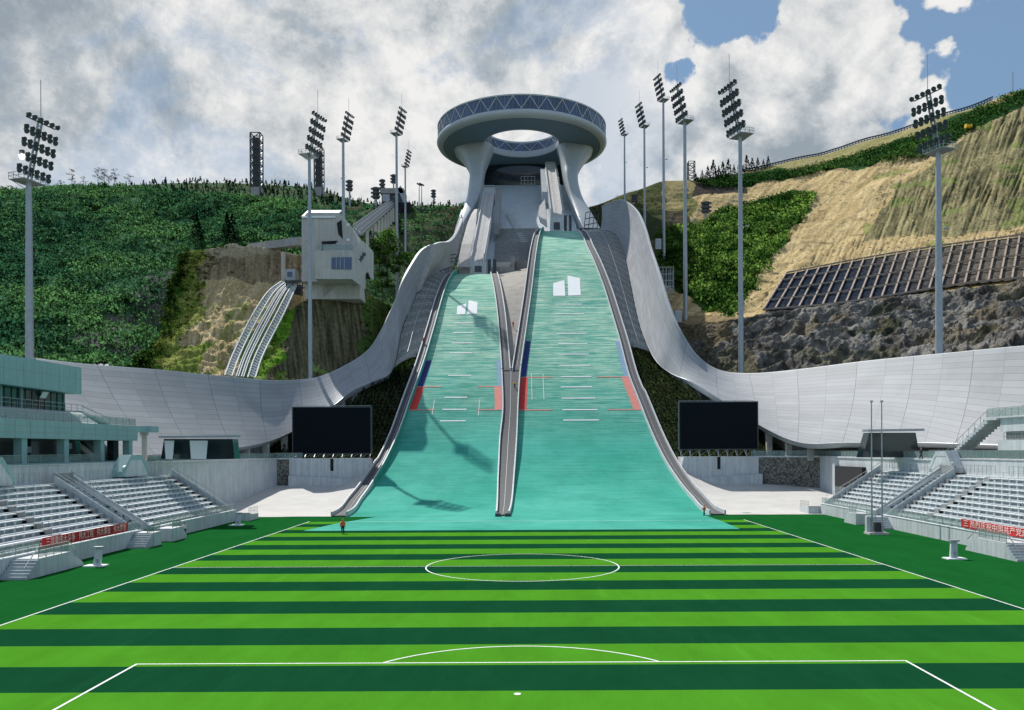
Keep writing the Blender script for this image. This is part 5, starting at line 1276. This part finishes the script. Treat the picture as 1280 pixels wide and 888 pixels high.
lattice(321,168,246,12,None,'dark lattice tower on the sandy pad of the left ridge',True,'pair of dark lattice towers'); lattice(399,186,243,10,None,'dark lattice tower partly behind the tall floodlight mast',True,'pair of dark lattice towers')
def dish_mast(px, y0, y1, Y, label, wide, name='comms_mast'):
    a, b = P(px,y1,Y), P(px,y0,Y); h = b.z-a.z; root = thing(name, a, label, 'mast', 'small masts on the skyline'); r = wide*Y/FOC/2
    m = MB(); m.tube(a-Vector((0,0,7)), b, r*.35, r*.3, 8); m.build('pole', M['galv'], root)
    m = MB()
    for t in (.55,.72,.9):
        c = a.lerp(b,t); m.tube(c-Vector((0,0,h*.06)), c+Vector((0,0,h*.06)), r, r, 10); m.bb(c.x-r*1.3,c.x+r*1.3,c.y-r*.8,c.y-r*.5,c.z-h*.05,c.z+h*.03)
    m.build('equipment', M['lamp_dark'], root)
    return root
dish_mast(437,225,252,500,'equipment mast on the skyline left of the cableway station',7); dish_mast(478,224,250,420,'round topped mast on the cableway station roof line',6); dish_mast(492,218,240,424,'dark equipment rack above the cableway station',6)
dish_mast(470,234,262,415,'wide equipment mast at the left side of the cableway station',9); dish_mast(542,237,257,535,'drum topped mast on the skyline left of the tower leg',5)
for px in (524,527):
    a, b = P(px,258,535), P(px,231,535); r_ = thing('light_pole', a, 'thin paired light pole on the skyline left of the tower', 'light pole', 'paired light poles on the skyline'); m = MB(); m.tube(a,b,.35,.25,6); m.build('pole', M['galv'], r_); m = MB(); m.bar(b+Vector((-1.5,0,.8)), b+Vector((1.5,0,-.6)), .9); m.build('lamp_head', M['lamp_dark'], r_)
# ---------------------------------------------------------------- cableway station and ramp
cs = thing('cableway_station', P(490,262,415), 'dark framed station at the head of the long sloping ramp', 'station')
a, b = P(477,262,415), P(502,236,415); m = MB(); m.bb(a.x,b.x,415,432,a.z-12,b.z-2.6); m.build('body', M['dark_metal'], cs)
m = MB(); m.bb(a.x-.6,b.x+1,414,426,b.z-2.6,b.z); m.build('roof', M['concrete'], cs)
m = MB(); p = P(478,252,414.4); q = P(487,243,414.4); m.bb(p.x,q.x,414.2,414.8,p.z,q.z); m.build('cabin_window', M['galv'], cs)
p, q = P(494,275,408), P(513,253,408); m = MB(); m.bb(p.x,q.x,408,432,p.z-9,q.z); m.build('machine_room', M['interior_dark'], cs)
m = MB(); m.prism([P(497,236,414),P(501,232,414),P(513,262,414),P(509,266,414)],(0,3,0)); m.build('stay_arm', M['galv'], cs)
rp = thing('ramp', P(470,275,330), 'long pale ramp on short piers climbing to the cableway station', 'ramp')
A0, A1, B0, B1 = P(441,284,275), P(452,293,272), P(488,251,412), P(494,256,408)
m = MB(); nn = 5
for i in range(nn):
    t0, t1 = i/nn+.02, (i+1)/nn-.04; c = [A0.lerp(A1,t0),A0.lerp(A1,t1),B0.lerp(B1,t1),B0.lerp(B1,t0)]; m.prism(c,(0,0,-.6 if i in (0,4) else -1.0)); 
    if i in (0,2,4): m.prism([v+Vector((0,0,.9)) for v in (c[0],c[0].lerp(c[1],.25),c[3].lerp(c[2],.25),c[3])],(0,0,-.9))
m.build('deck', M['galv'], rp)
for t in np.linspace(.12,.92,9):
    m = MB(); p = A1.lerp(B1,t)-Vector((0,0,.6)); m.bb(p.x-.5,p.x+.5,p.y-.3,p.y+.3,p.z-7,p.z); m.build('pier', M['pale_concrete'], rp)
bg_ = thing('bridge', P(540,265,425), 'low dark road bridge on slim piers left of the tower leg', 'bridge'); a, b = P(512,262,425), P(582,268,425)
m = MB(); m.bar(a,b,4,.8); m.build('deck', M['dark_metal'], bg_); m = MB(); m.bar(a+Vector((0,-2,1.0)),b+Vector((0,-2,1.0)),.12); m.bar(a+Vector((0,-2,-2.2)),b+Vector((0,-2,-2.2)),1.4); m.build('truss', M['dark_metal'], bg_)
for px in (532,560):
    m = MB(); p = P(px,268,425); m.bb(p.x-.7,p.x+.7,424,426,p.z-9,p.z); m.build('pier', M['concrete'], bg_)
b2 = thing('footbridge', P(345,310,268), 'pale covered footbridge joining the cliff top to the angular building', 'bridge'); a, b = P(314,311,275), P(378,303,250)
m = MB(); m.bar(a+Vector((0,0,.2)),b+Vector((0,0,.2)),2.5,2.4); m.build('tube', M['concrete'], b2); m = MB(); p = P(354,316,258); m.bb(p.x-.55,p.x+.55,257.5,258.6,p.z-13,p.z); m.build('pier', M['pale_concrete'], b2)
# ---------------------------------------------------------------- angular building
jb = thing('judges_building', P(420,372,240), 'angular pale concrete building cantilevered over the mound', 'building')
def fp(pts, Y, dep, nm, mt, par=None):
    m = MB(); m.prism([P(x,y,Y) for x,y in pts],(0,dep,0)); return m.build(nm, mt, par or jb)
M['fairface'] = mat('fairface_concrete', (.50,.49,.46), .85, var=.12, sc=.25, bmp=.15, streak=.3)
fp([(377,352),(377,273),(384,266),(424,266),(431,273),(440,285),(447,300),(447,352)], 238, 12, 'upper_body', M['fairface'])
m = MB(); m.prism([P(376.5,273,238),P(384,265.2,238),P(425,265.2,238),P(419,273,238)],(0,0,.35)); a0 = [P(377,272.5,237.5),P(419,272.5,237.5),P(427,265,249),P(385,265,249)]; m = MB(); m.prism(a0,(0,0,.5)); m.build('roof', M['bench_white'], jb)
fp([(421,279),(427,275),(428.3,299),(423,293)], 237.85, .3, 'angled_window', M['interior_dark'])
fp([(402,302),(422,301),(419,305),(404,306),(404,313),(402,313)], 237.8, .3, 'recess', M['interior_dark'])
fp([(394,349),(394,313.5),(439,313),(448,325),(450,357),(440,349)], 232, 6.2, 'cantilever_body', M['fairface'])
w_ = fp([(414.5,336.5),(414.5,322),(439.5,321.5),(439.5,337)], 231.8, .3, 'window', M['blue_glass'])
for x in (420,425,430): fp([(x,336.5),(x,322),(x+.7,322),(x+.7,336.5)], 231.7, .2, 'mullion', M['galv'], w_)
m = MB(); a,b,c = P(440,313,232.2),P(440,349,232.2),P(450,357,236); m.prism([P(440,313,232.2),P(453,301,240),P(465,314,246),P(465,349,246),P(457,341,243),P(451,357,236.5),P(440,349,232.2)],(0,2.6,.2)); m.build('folded_wing', M['fairface'], jb)
for cx,cy,dy in ((447.5,331,238),(449.5,326,238.8),(452,322,239.8),(455,318,241),(444,328,235)):
    m = MB(); p = P(cx,cy,dy-1.6); m.tube(p,p+Vector((-.1,.9,0)),.55,.55,8); m.build('round_window', M['dark_glass'], jb)
fp([(454,349),(460,340),(463,349)], 243.3, .4, 'lower_opening', M['interior_dark'])
fp([(381,374),(381,349),(449,349),(451,374)], 242, 7, 'lower_body', M['fairface'])
fp([(404,371),(404,352),(446,352),(444,358),(436,356),(420,357)], 241.8, .3, 'shaded_wall', M['concrete'])  # darker sheet paints the cantilever's shade on the lower body
rail(jb, [P(395,312.5,232.2),P(439,312.3,232.2)], 1.5, True, 2.2)
p = P(434,290,237.6); 
for q in ((435,300),(435,281)): m = MB(); p = P(*q,237.7); m.tube(p,p+Vector((0,.6,0)),.45,.45,8); m.build('wall_lamp', M['bench_white'], jb)
# ---------------------------------------------------------------- funicular track down the bank
fk = thing('funicular_track', P(320,420,225), 'pale twin funicular track curving down the bank to a small station', 'track')
Lp = catmull([list(P(*q)) for q in ((352,354,250),(335,367,243),(318,392,234),(303,420,226),(290,448,217),(281,472,208))], 40)
Rp = catmull([list(P(*q)) for q in ((371,358,248),(365,372,241),(353,398,232),(339,425,224),(327,450,215),(319,475,206))], 40)
m = MB(); rails_=[]
ML = [[Vector(a).lerp(Vector(b),t)+Vector((0,0,.5)) for a,b in zip(Lp,Rp)] for t in (0,.24,.38,.45,.55,.62,.76,1)]
for k,w2 in ((0,.35),(1,.35),(2,.25),(3,.25),(4,.25),(5,.25),(6,.35),(7,.35)):
    m = MB()
    for a,b in zip(ML[k],ML[k][1:]): m.bar(a,b,w2,.3)
    m.build('track_rail', M['stand_paint'], fk)
for k0,k1 in ((0,1),(6,7)):
    m = MB()
    for i in range(0,39): m.bar(ML[k0][i],ML[k1][i],.28); m.bar(ML[k0][i],ML[k1][i+1],.22)
    m.build('lattice', M['stand_paint'], fk)
m = MB()
for i in range(0,39): m.bar(ML[2][i]-Vector((0,0,.3)),ML[5][i]-Vector((0,0,.3)),.5,.25)
m.build('sleeper', M['galv'], fk)
st = thing('track_station', P(362,350,250), 'small grey station at the top of the funicular track', 'station')
fp([(357,352),(357,337),(369,336),(369,352)], 248, 4, 'cabin', M['galv'], st); fp([(359,346),(359,340),(365,340),(365,346)], 247.8, .3, 'window', M['blue_glass'], st)
m = MB()
for px in (358,366,372,378):
    a, b = P(px,368,247), P(px,350,247); m.bar(a,b,.3)
m.bar(P(356,352,247),P(382,351,247),.5); m.bar(P(358,360,247),P(381,360,247),.3); m.build('platform_frame', M['dark_metal'], st)
fp([(361,366),(361,357),(376,356),(376,368)], 249, 2.5, 'winch', M['dark_metal'], st)
# ---------------------------------------------------------------- retaining grid on the right slope
gw = thing('retaining_grid', HR.find(1120,345), 'brown concrete beam grid with dark netting holding the foot of the tan slope', 'retaining wall')
_d = HR.dfn; HR.dfn = None
def gpt(u, v):     # u along, v down the face
    tx = lerp(982,1300,u); bx = lerp(953,1292,u); ty = lerp(345,296,u)-4*math.sin(u*3.1); by = lerp(391,352,u)+3*math.sin(u*6)
    p = HR.find(lerp(tx,bx,v), min(lerp(ty,by,v),lerp(ty,by,v))); return p+Vector((0,-.9,.8))
NG = 23
m = MB(); m.grid([[gpt(u,v)+Vector((0,.5,-.3)) for v in np.linspace(0,1,8)] for u in np.linspace(0,1,60)]); 
net = bpy.data.materials.new('dark_netting'); nt_, b_, o_ = nodes(net); n_ = noise_n(nt_, coords(nt_), .9, 6, .7); sx_ = N(nt_,'ShaderNodeSeparateXYZ'); nt_.links.new(N(nt_,'ShaderNodeNewGeometry').outputs['Position'], sx_.inputs[0]); nt_.links.new(mix(nt_, ramp_v(nt_, math_n(nt_,'MULTIPLY_ADD',n_,30,sx_.outputs[0]), 118, 150), ramp(nt_, n_, [(.35,(.008,.014,.024)),(.66,(.045,.055,.075))]), ramp(nt_, n_, [(.35,(.05,.045,.035)),(.66,(.20,.175,.14))])), b_.inputs[0]); b_.inputs['Specular IOR Level'].default_value = 0; b_.inputs['Roughness'].default_value = .85; bump(nt_, b_, n_, .8, .3)
o = m.build('netting', net, gw, smooth='all')
M['brown_beam'] = mat('brown_beam', (.34,.27,.215), .9, var=.2, sc=.6)
for i in range(NG+1):
    m = MB(); u = i/NG; pts = [gpt(u-v*.0,v) for v in np.linspace(0,1,7)]
    for a,b in zip(pts,pts[1:]): m.bar(a,b,.46,.5)
    m.build('upright_beam', M['brown_beam'], gw)
for v in (0,.2,.47,.74,1):
    m = MB(); pts = [gpt(u,v)+Vector((0,-.25,.1)) for u in np.linspace(0,1,60)]
    for a,b in zip(pts,pts[1:]): m.bar(a,b,.5,.46)
    m.build('cross_beam', M['brown_beam'], gw)
HR.dfn = _d
# guard rail along the skyline road
gd = thing('guard_rail', HR.at(1050,0)[0], 'dark guard rail along the skyline above the tan slope', 'guard rail'); m = MB(); pts = [HR.at(px,0)[0]+Vector((0,3,2.0)) for px in np.linspace(925,1246,90)]
for a,b in zip(pts,pts[1:]): m.bar(a,b,.3,.6); m.bar(a,a-Vector((0,0,3)),.3)
m.build('rail', M['dark_metal'], gd)
m = MB()
for a,b in zip(pts,pts[1:]): m.bar(a+Vector((0,0,-.9)),b+Vector((0,0,-.9)),.25)
m.build('lower_rail', M['dark_metal'], gd)
# right hand small things on the slope
r_ = lattice(864,203,227,8,425,'red and white communications lattice mast on the right ridge',False,None); r_['category'] = 'mast'
r_ = dish_mast(882,252,280,375,'grey equipment tower standing on the tan slope below the ridge',10,'equipment_tower')
r_ = dish_mast(793,243,262,395,'grey equipment mast behind the top of the bright band',7,'equipment_tower')
p = HR.find(1208,163)+Vector((0,-2,1.0)); yt = thing('yellow_drum', p, 'yellow drum lying at the crest of the netted slope', 'drum'); m = MB(); m.tube(p+Vector((-1.3,0,.2)),p+Vector((1.3,.5,.2)),.95,.95,14); m.build('drum', M['yellow'], yt); m = MB(); m.tube(p+Vector((-1.4,0,.2)),p+Vector((-1.3,0,.2)),1.1,1.1,14); m.tube(p+Vector((1.3,.5,.2)),p+Vector((1.4,.5,.2)),1.1,1.1,14); m.build('flange', M['yellow'], yt)
p = HR.at(1266,0)[0]; lp = thing('light_pole', p, 'thin pole standing alone on the skyline at the far right', 'pole'); m = MB(); m.tube(p-Vector((0,0,2)),p+Vector((0,0,9)),.22,.16,6); m.build('pole', M['galv'], lp)
# scaffold frame beside the band at the foot of the second mast
p, q = P(820,352,292), P(842,335,292); sf = thing('scaffold', Vector((p.x,292,p.z)), 'small steel scaffold frame between the bright band and the shrub patch', 'scaffold'); m = MB()
for x in np.linspace(p.x,q.x,6):
    for dy in (0,3): m.bar((x,292+dy,p.z-4),(x,292+dy,q.z),.16)
for z in np.linspace(p.z-4,q.z,5): m.bar((p.x,292,z),(q.x,292,z),.14)
m.build('frame', M['rail_metal'], sf); m = MB(); m.bb(p.x,q.x,291.5,295.5,q.z,q.z+.3); m.build('deck', M['concrete'], sf)
for px,py,Y,lab in ((823,305,318,'small pale box cabinet left of the shrub patch'),(848,396,266,'pale cabinet beside the foot of the floodlight mast')):
    a = P(px,py,Y); c = thing('cabinet', a, lab, 'cabinet'); m = MB(); m.bb(a.x-1.1,a.x+1.1,Y,Y+1.5,a.z-2,a.z+2); m.build('body', M['white_paint'], c); m = MB(); m.bb(a.x-.9,a.x+.9,Y-.06,Y-.01,a.z-1.5,a.z+1.6); m.build('door', M['galv'], c)
# ---------------------------------------------------------------- trees
def tree(name, base, h, r, c0, c1, label, cat='tree', cone=False, group=None, k=40, nb=26):
    root = thing(name, base, label, cat, group); m = MB(); m.tube(base-Vector((0,0,1)), base+Vector((0,0,h*.8)), max(.08,h*.022), h*.006, 7)
    if not cone:
        for i in range(7):
            t = random.uniform(.35,.7); a = random.uniform(0,6.28); m.tube(base+Vector((0,0,h*t)), base+Vector((math.cos(a)*r*.6,math.sin(a)*r*.6,h*(t+.2))), h*.010, h*.004, 5)
    m.build('trunk', M['bark'], root)
    if cone: o = leaves('crown', [base+Vector((0,0,h*.12))], [h*.9], [c0], k*8, None, cone=True, size=.16, kind=None, origin=base)
    else:
        pts=[]
        for i in range(nb):
            a = random.uniform(0,6.28); q = math.sqrt(random.random()); z = random.uniform(.28,1.0); w = math.sin(min(1,(z-.15)/.85)*math.pi*.92)+.12; pts.append(base+Vector((math.cos(a)*q*r*w,math.sin(a)*q*r*w,h*z)))
        o = leaves('crown', pts, [r*random.uniform(.24,.42) for _ in pts], [mixc(c0,c1,random.random()) for _ in pts], k, None, kind=None, origin=base)
    o.parent = root; o.location = (0,0,0); return root
for px,py,Y,h,r,lab in ((474,345,300,16,5.5,'bushy green tree left in the clump below the cableway ramp'),(484,350,296,17,6,'tallest pale green tree in the clump below the cableway ramp'),(462,340,305,12,4.5,'small green tree closest to the angular building in the clump below the ramp'),
    (500,352,292,9,4,'low green tree at the foot of the second tall floodlight mast'),(512,345,300,8,3.8,'small grey green tree beside the curved grey band'),(478,372,285,8,4,'low dark tree at the bottom of the clump below the cableway ramp')):
    tree('broadleaf_tree', P(px,py,Y), h, r, (.06,.16,.03), (.15,.32,.06), lab, group='trees below the cableway ramp', k=60, nb=34)
for i,(px,h) in enumerate(((872,5),(880,6.5),(887,8),(894,10),(901,7),(906,8.5),(913,9),(920,6),(928,8),(936,9),(943,7.5),(950,7),(957,5.5),(963,6.5))):
    tree('conifer_tree', HR.at(px,0.02)[0]+Vector((0,4,0)), h*1.2, 2.5, (.012,.036,.018), None, 'dark green conifer in the row on the right ridge', cone=True, group='conifers on the right ridge', k=30)
for px,py,h in ((90,231,8),(104,231,5),(122,230,9),(130,230,8),(135,231,5),(143,231,9.5),(161,232,7)):
    tree('skyline_tree', HL.find(px,py+1.0)+Vector((0,0,0)), h, h*.30, (.03,.06,.035), (.05,.09,.045), 'small lone tree on the skyline of the left hill', group='lone trees on the left skyline', k=44, nb=16)
for px in (284,290,246):
    tree('conifer_tree', HL.find(px,305), 13, 3, (.01,.035,.014), None, 'dark conifer above the edge of the tan bank', cone=True, group='conifers above the bank', k=30)
# ---------------------------------------------------------------- field side objects
fl = G(1096,668); fpo = thing('flagpole_pair', fl, 'pair of tall bare grey poles on one white base', 'flagpoles')
m = MB(); m.bb(fl.x-1.3,fl.x+1.3,fl.y-.9,fl.y+.9,.01,.28); m.build('base_plate', M['pale_concrete'], fpo)
for dx in (-.62,.70):
    m = MB(); m.tube((fl.x+dx,fl.y,.28),(fl.x+dx,fl.y,17.0),.11,.07,10); m.bb(fl.x+dx-.14,fl.x+dx+.14,fl.y-.14,fl.y+.14,17.0,17.25); m.build('pole', M['galv'], fpo)
m = MB(); m.bb(fl.x-1.2,fl.x-.35,fl.y+.2,fl.y+.8,.28,2.3); m.build('white_cabinet', M['white_paint'], fpo); m = MB(); m.bb(fl.x-.1,fl.x+.95,fl.y+.25,fl.y+.8,.28,1.5); m.build('dark_cabinet', M['dark_metal'], fpo)
def goalfoot(px, py, lab, s, mirror):
    g = G(px,py); root = thing('field_stand', g, lab, 'field equipment', 'white upright boards beside the pitch'); m = MB(); m.box((g.x+s*.1,g.y,.06),(1.9,1.3,.12)); m.build('base_plate', M['bench_white'], root)
    m = MB(); m.prism([(g.x-.35,g.y-.1,.12),(g.x+.35,g.y-.1,.12),(g.x+.45,g.y+.1,1.75),(g.x-.15,g.y+.1,1.75)],(0,.28,0)); m.build('upright', M['white_paint'], root)
    m = MB(); m.bb(g.x-.3,g.x+.55,g.y-.15,g.y+.45,1.75,1.9); m.build('cap', M['galv'], root); m = MB(); m.bb(g.x-.05,g.x+.2,g.y-.16,g.y-.1,.3,.7); m.build('vent', M['galv'], root)
goalfoot(121,708,'white upright board on a base plate below the red banner on the left',-1,0); goalfoot(1192,699,'white upright board on a base plate below the red banner on the right',1,1); goalfoot(297,657,'white upright board at the far end of the left grandstand',-1,0)
# ---------------------------------------------------------------- people
def person(base, face, label, top, legs, hat=None, h=1.74, stride=.16, arm=.25, lean=0.0, crouch=False):
    root = thing('person', base, label, 'person'); root.rotation_euler = (0,0,face); k = h/1.74
    V = {}; E=[]; Rr=[]
    pts = [('pel',(0,0,.95),.15),('waist',(lean*.3,0,1.12),.135),('chest',(lean*.7,0,1.33),.16),('neck',(lean,0,1.50),.06),('headb',(lean+.02,0,1.58),.085),('headm',(lean+.025,0,1.655),.098),('headt',(lean+.015,0,1.72),.07),('nose',(lean+.115,0,1.64),.02)]
    for s,sy in (('l',1),('r',-1)):
        sw = stride*sy; a = arm*sy
        pts += [('sh'+s,(lean*.9,.19*sy,1.43),.065),('el'+s,(lean*.9-a*.5,.25*sy,1.15),.045),('wr'+s,(lean*.9+.12-a*.4,.26*sy,.92),.034),('ha'+s,(lean*.9+.16-a*.4,.26*sy,.85),.042),('th'+s,(lean*.9+.19-a*.4,.22*sy,.84),.016),('fi'+s,(lean*.9+.19-a*.4,.27*sy,.78),.018),
                ('hi'+s,(0,.095*sy,.90),.105),('kn'+s,(sw*.6+.02,.105*sy,.50),.068),('an'+s,(sw,.11*sy,.09),.046),('to'+s,(sw+.17,.125*sy,.045),.042)]
    idx = {n:i for i,(n,_,_) in enumerate(pts)}
    ed = [('pel','waist'),('waist','chest'),('chest','neck'),('neck','headb'),('headb','headm'),('headm','headt'),('headm','nose')]
    for s in 'lr': ed += [('chest','sh'+s),('sh'+s,'el'+s),('el'+s,'wr'+s),('wr'+s,'ha'+s),('ha'+s,'th'+s),('ha'+s,'fi'+s),('pel','hi'+s),('hi'+s,'kn'+s),('kn'+s,'an'+s),('an'+s,'to'+s)]
    me = bpy.data.meshes.new('body'); me.from_pydata([Vector(p)*k for _,p,_ in pts], [(idx[a],idx[b]) for a,b in ed], []); me.materials.append(M['skin'])
    o = bpy.data.objects.new('body', me); COL.objects.link(o); o.parent = root
    sk = o.modifiers.new('skin','SKIN'); sk.use_smooth_shade = True
    for i,(_,_,r) in enumerate(pts): me.skin_vertices[0].data[i].radius = (r*k,r*k)
    me.skin_vertices[0].data[0].use_root = True
    ss = o.modifiers.new('sub','SUBSURF'); ss.levels = 1; ss.render_levels = 1
    def tubeset(nm, segs, mt):
        m = MB()
        for chain in segs:
            loops=[]
            for (c,rx,ry) in chain: loops.append([Vector((c[0]+rx*math.cos(t),c[1]+ry*math.sin(t),c[2]))*k for t in np.linspace(0,2*math.pi,15)[:-1]])
            m.loft(loops)
        me2 = m.mesh(nm, mt, smooth='all'); q = bpy.data.objects.new(nm, me2); COL.objects.link(q); q.parent = root; return q
    g = lambda n: pts[idx[n]][1]
    ch = [[(g('pel'),.185,.20),(g('waist'),.16,.175),(g('chest'),.17,.21),((lean*.95,0,1.45),.11,.17),((lean,0,1.50),.075,.08)]]
    for s in 'lr': ch.append([(g('sh'+s),.085,.085),(g('el'+s),.068,.068),(g('wr'+s),.052,.052)])
    tubeset('jacket', ch, top)
    tubeset('trousers', [[(g('pel'),.17,.19),((0,0,.86),.17,.19)]]+[[(tuple(g('hi'+s)),.125,.115),(g('kn'+s),.088,.085),((g('an'+s)[0],g('an'+s)[1],.10),.066,.062)] for s in 'lr'], legs)
    tubeset('shoes', [[((g('an'+s)[0]+.05,g('an'+s)[1],.0),.14,.055),((g('an'+s)[0]+.04,g('an'+s)[1],.07),.12,.05),((g('an'+s)[0],g('an'+s)[1],.12),.05,.045)] for s in 'lr'], M['hair'])
    hm = hat or M['hair']
    tubeset('helmet' if hat else 'hair', [[((lean-.005,0,1.66),.112,.108),((lean-.005,0,1.71),.112,.104),((lean-.01,0,1.755),.08,.075),((lean-.01,0,1.775),.02,.02)]], hm)
    return root
person(G(428.5,667.5), R(-80), 'worker in an orange jacket standing at the left edge of the green matting', M['orange'], M['dark_cloth'], M['orange'], h=1.95)
p = Vector((P(887,636,140).x,139.5,.45)); person(Vector((29.9,137.6,.02)), R(200), 'worker in orange at the foot of the right walkway', M['orange'], M['dark_cloth'], M['orange'])
person(Vector((XL(-1.1),108.4,.02)), R(-60), 'person in a pale shirt walking in front of the left grandstand', M['pale_cloth'], M['dark_cloth'])
person(Vector((P(1151.5,560,121).x,121,DECK+.02)), R(150), 'person in dark clothes standing on the right deck beside the band', M['dark_cloth'], M['dark_cloth'])
def on(prof,px,py,h): Y = Yat(prof,px,py); q = P(px,py,Y); return Vector((q.x,Y,zat(prof,Y)+h))
person(on(LARGE,643.5,486,.22), R(90), 'worker in a yellow jacket on the walkway between the two slopes', M['yellow'], M['dark_cloth'], M['yellow'])
person(on(NORMAL,641.5,405,-.9), R(70), 'worker in an orange jacket on the concrete wedge between the slopes', M['orange'], M['dark_cloth'], M['orange'])
person(on(NORMAL,529,430,.22), R(110), 'worker in orange climbing the left walkway of the smaller slope', M['orange'], M['dark_cloth'])
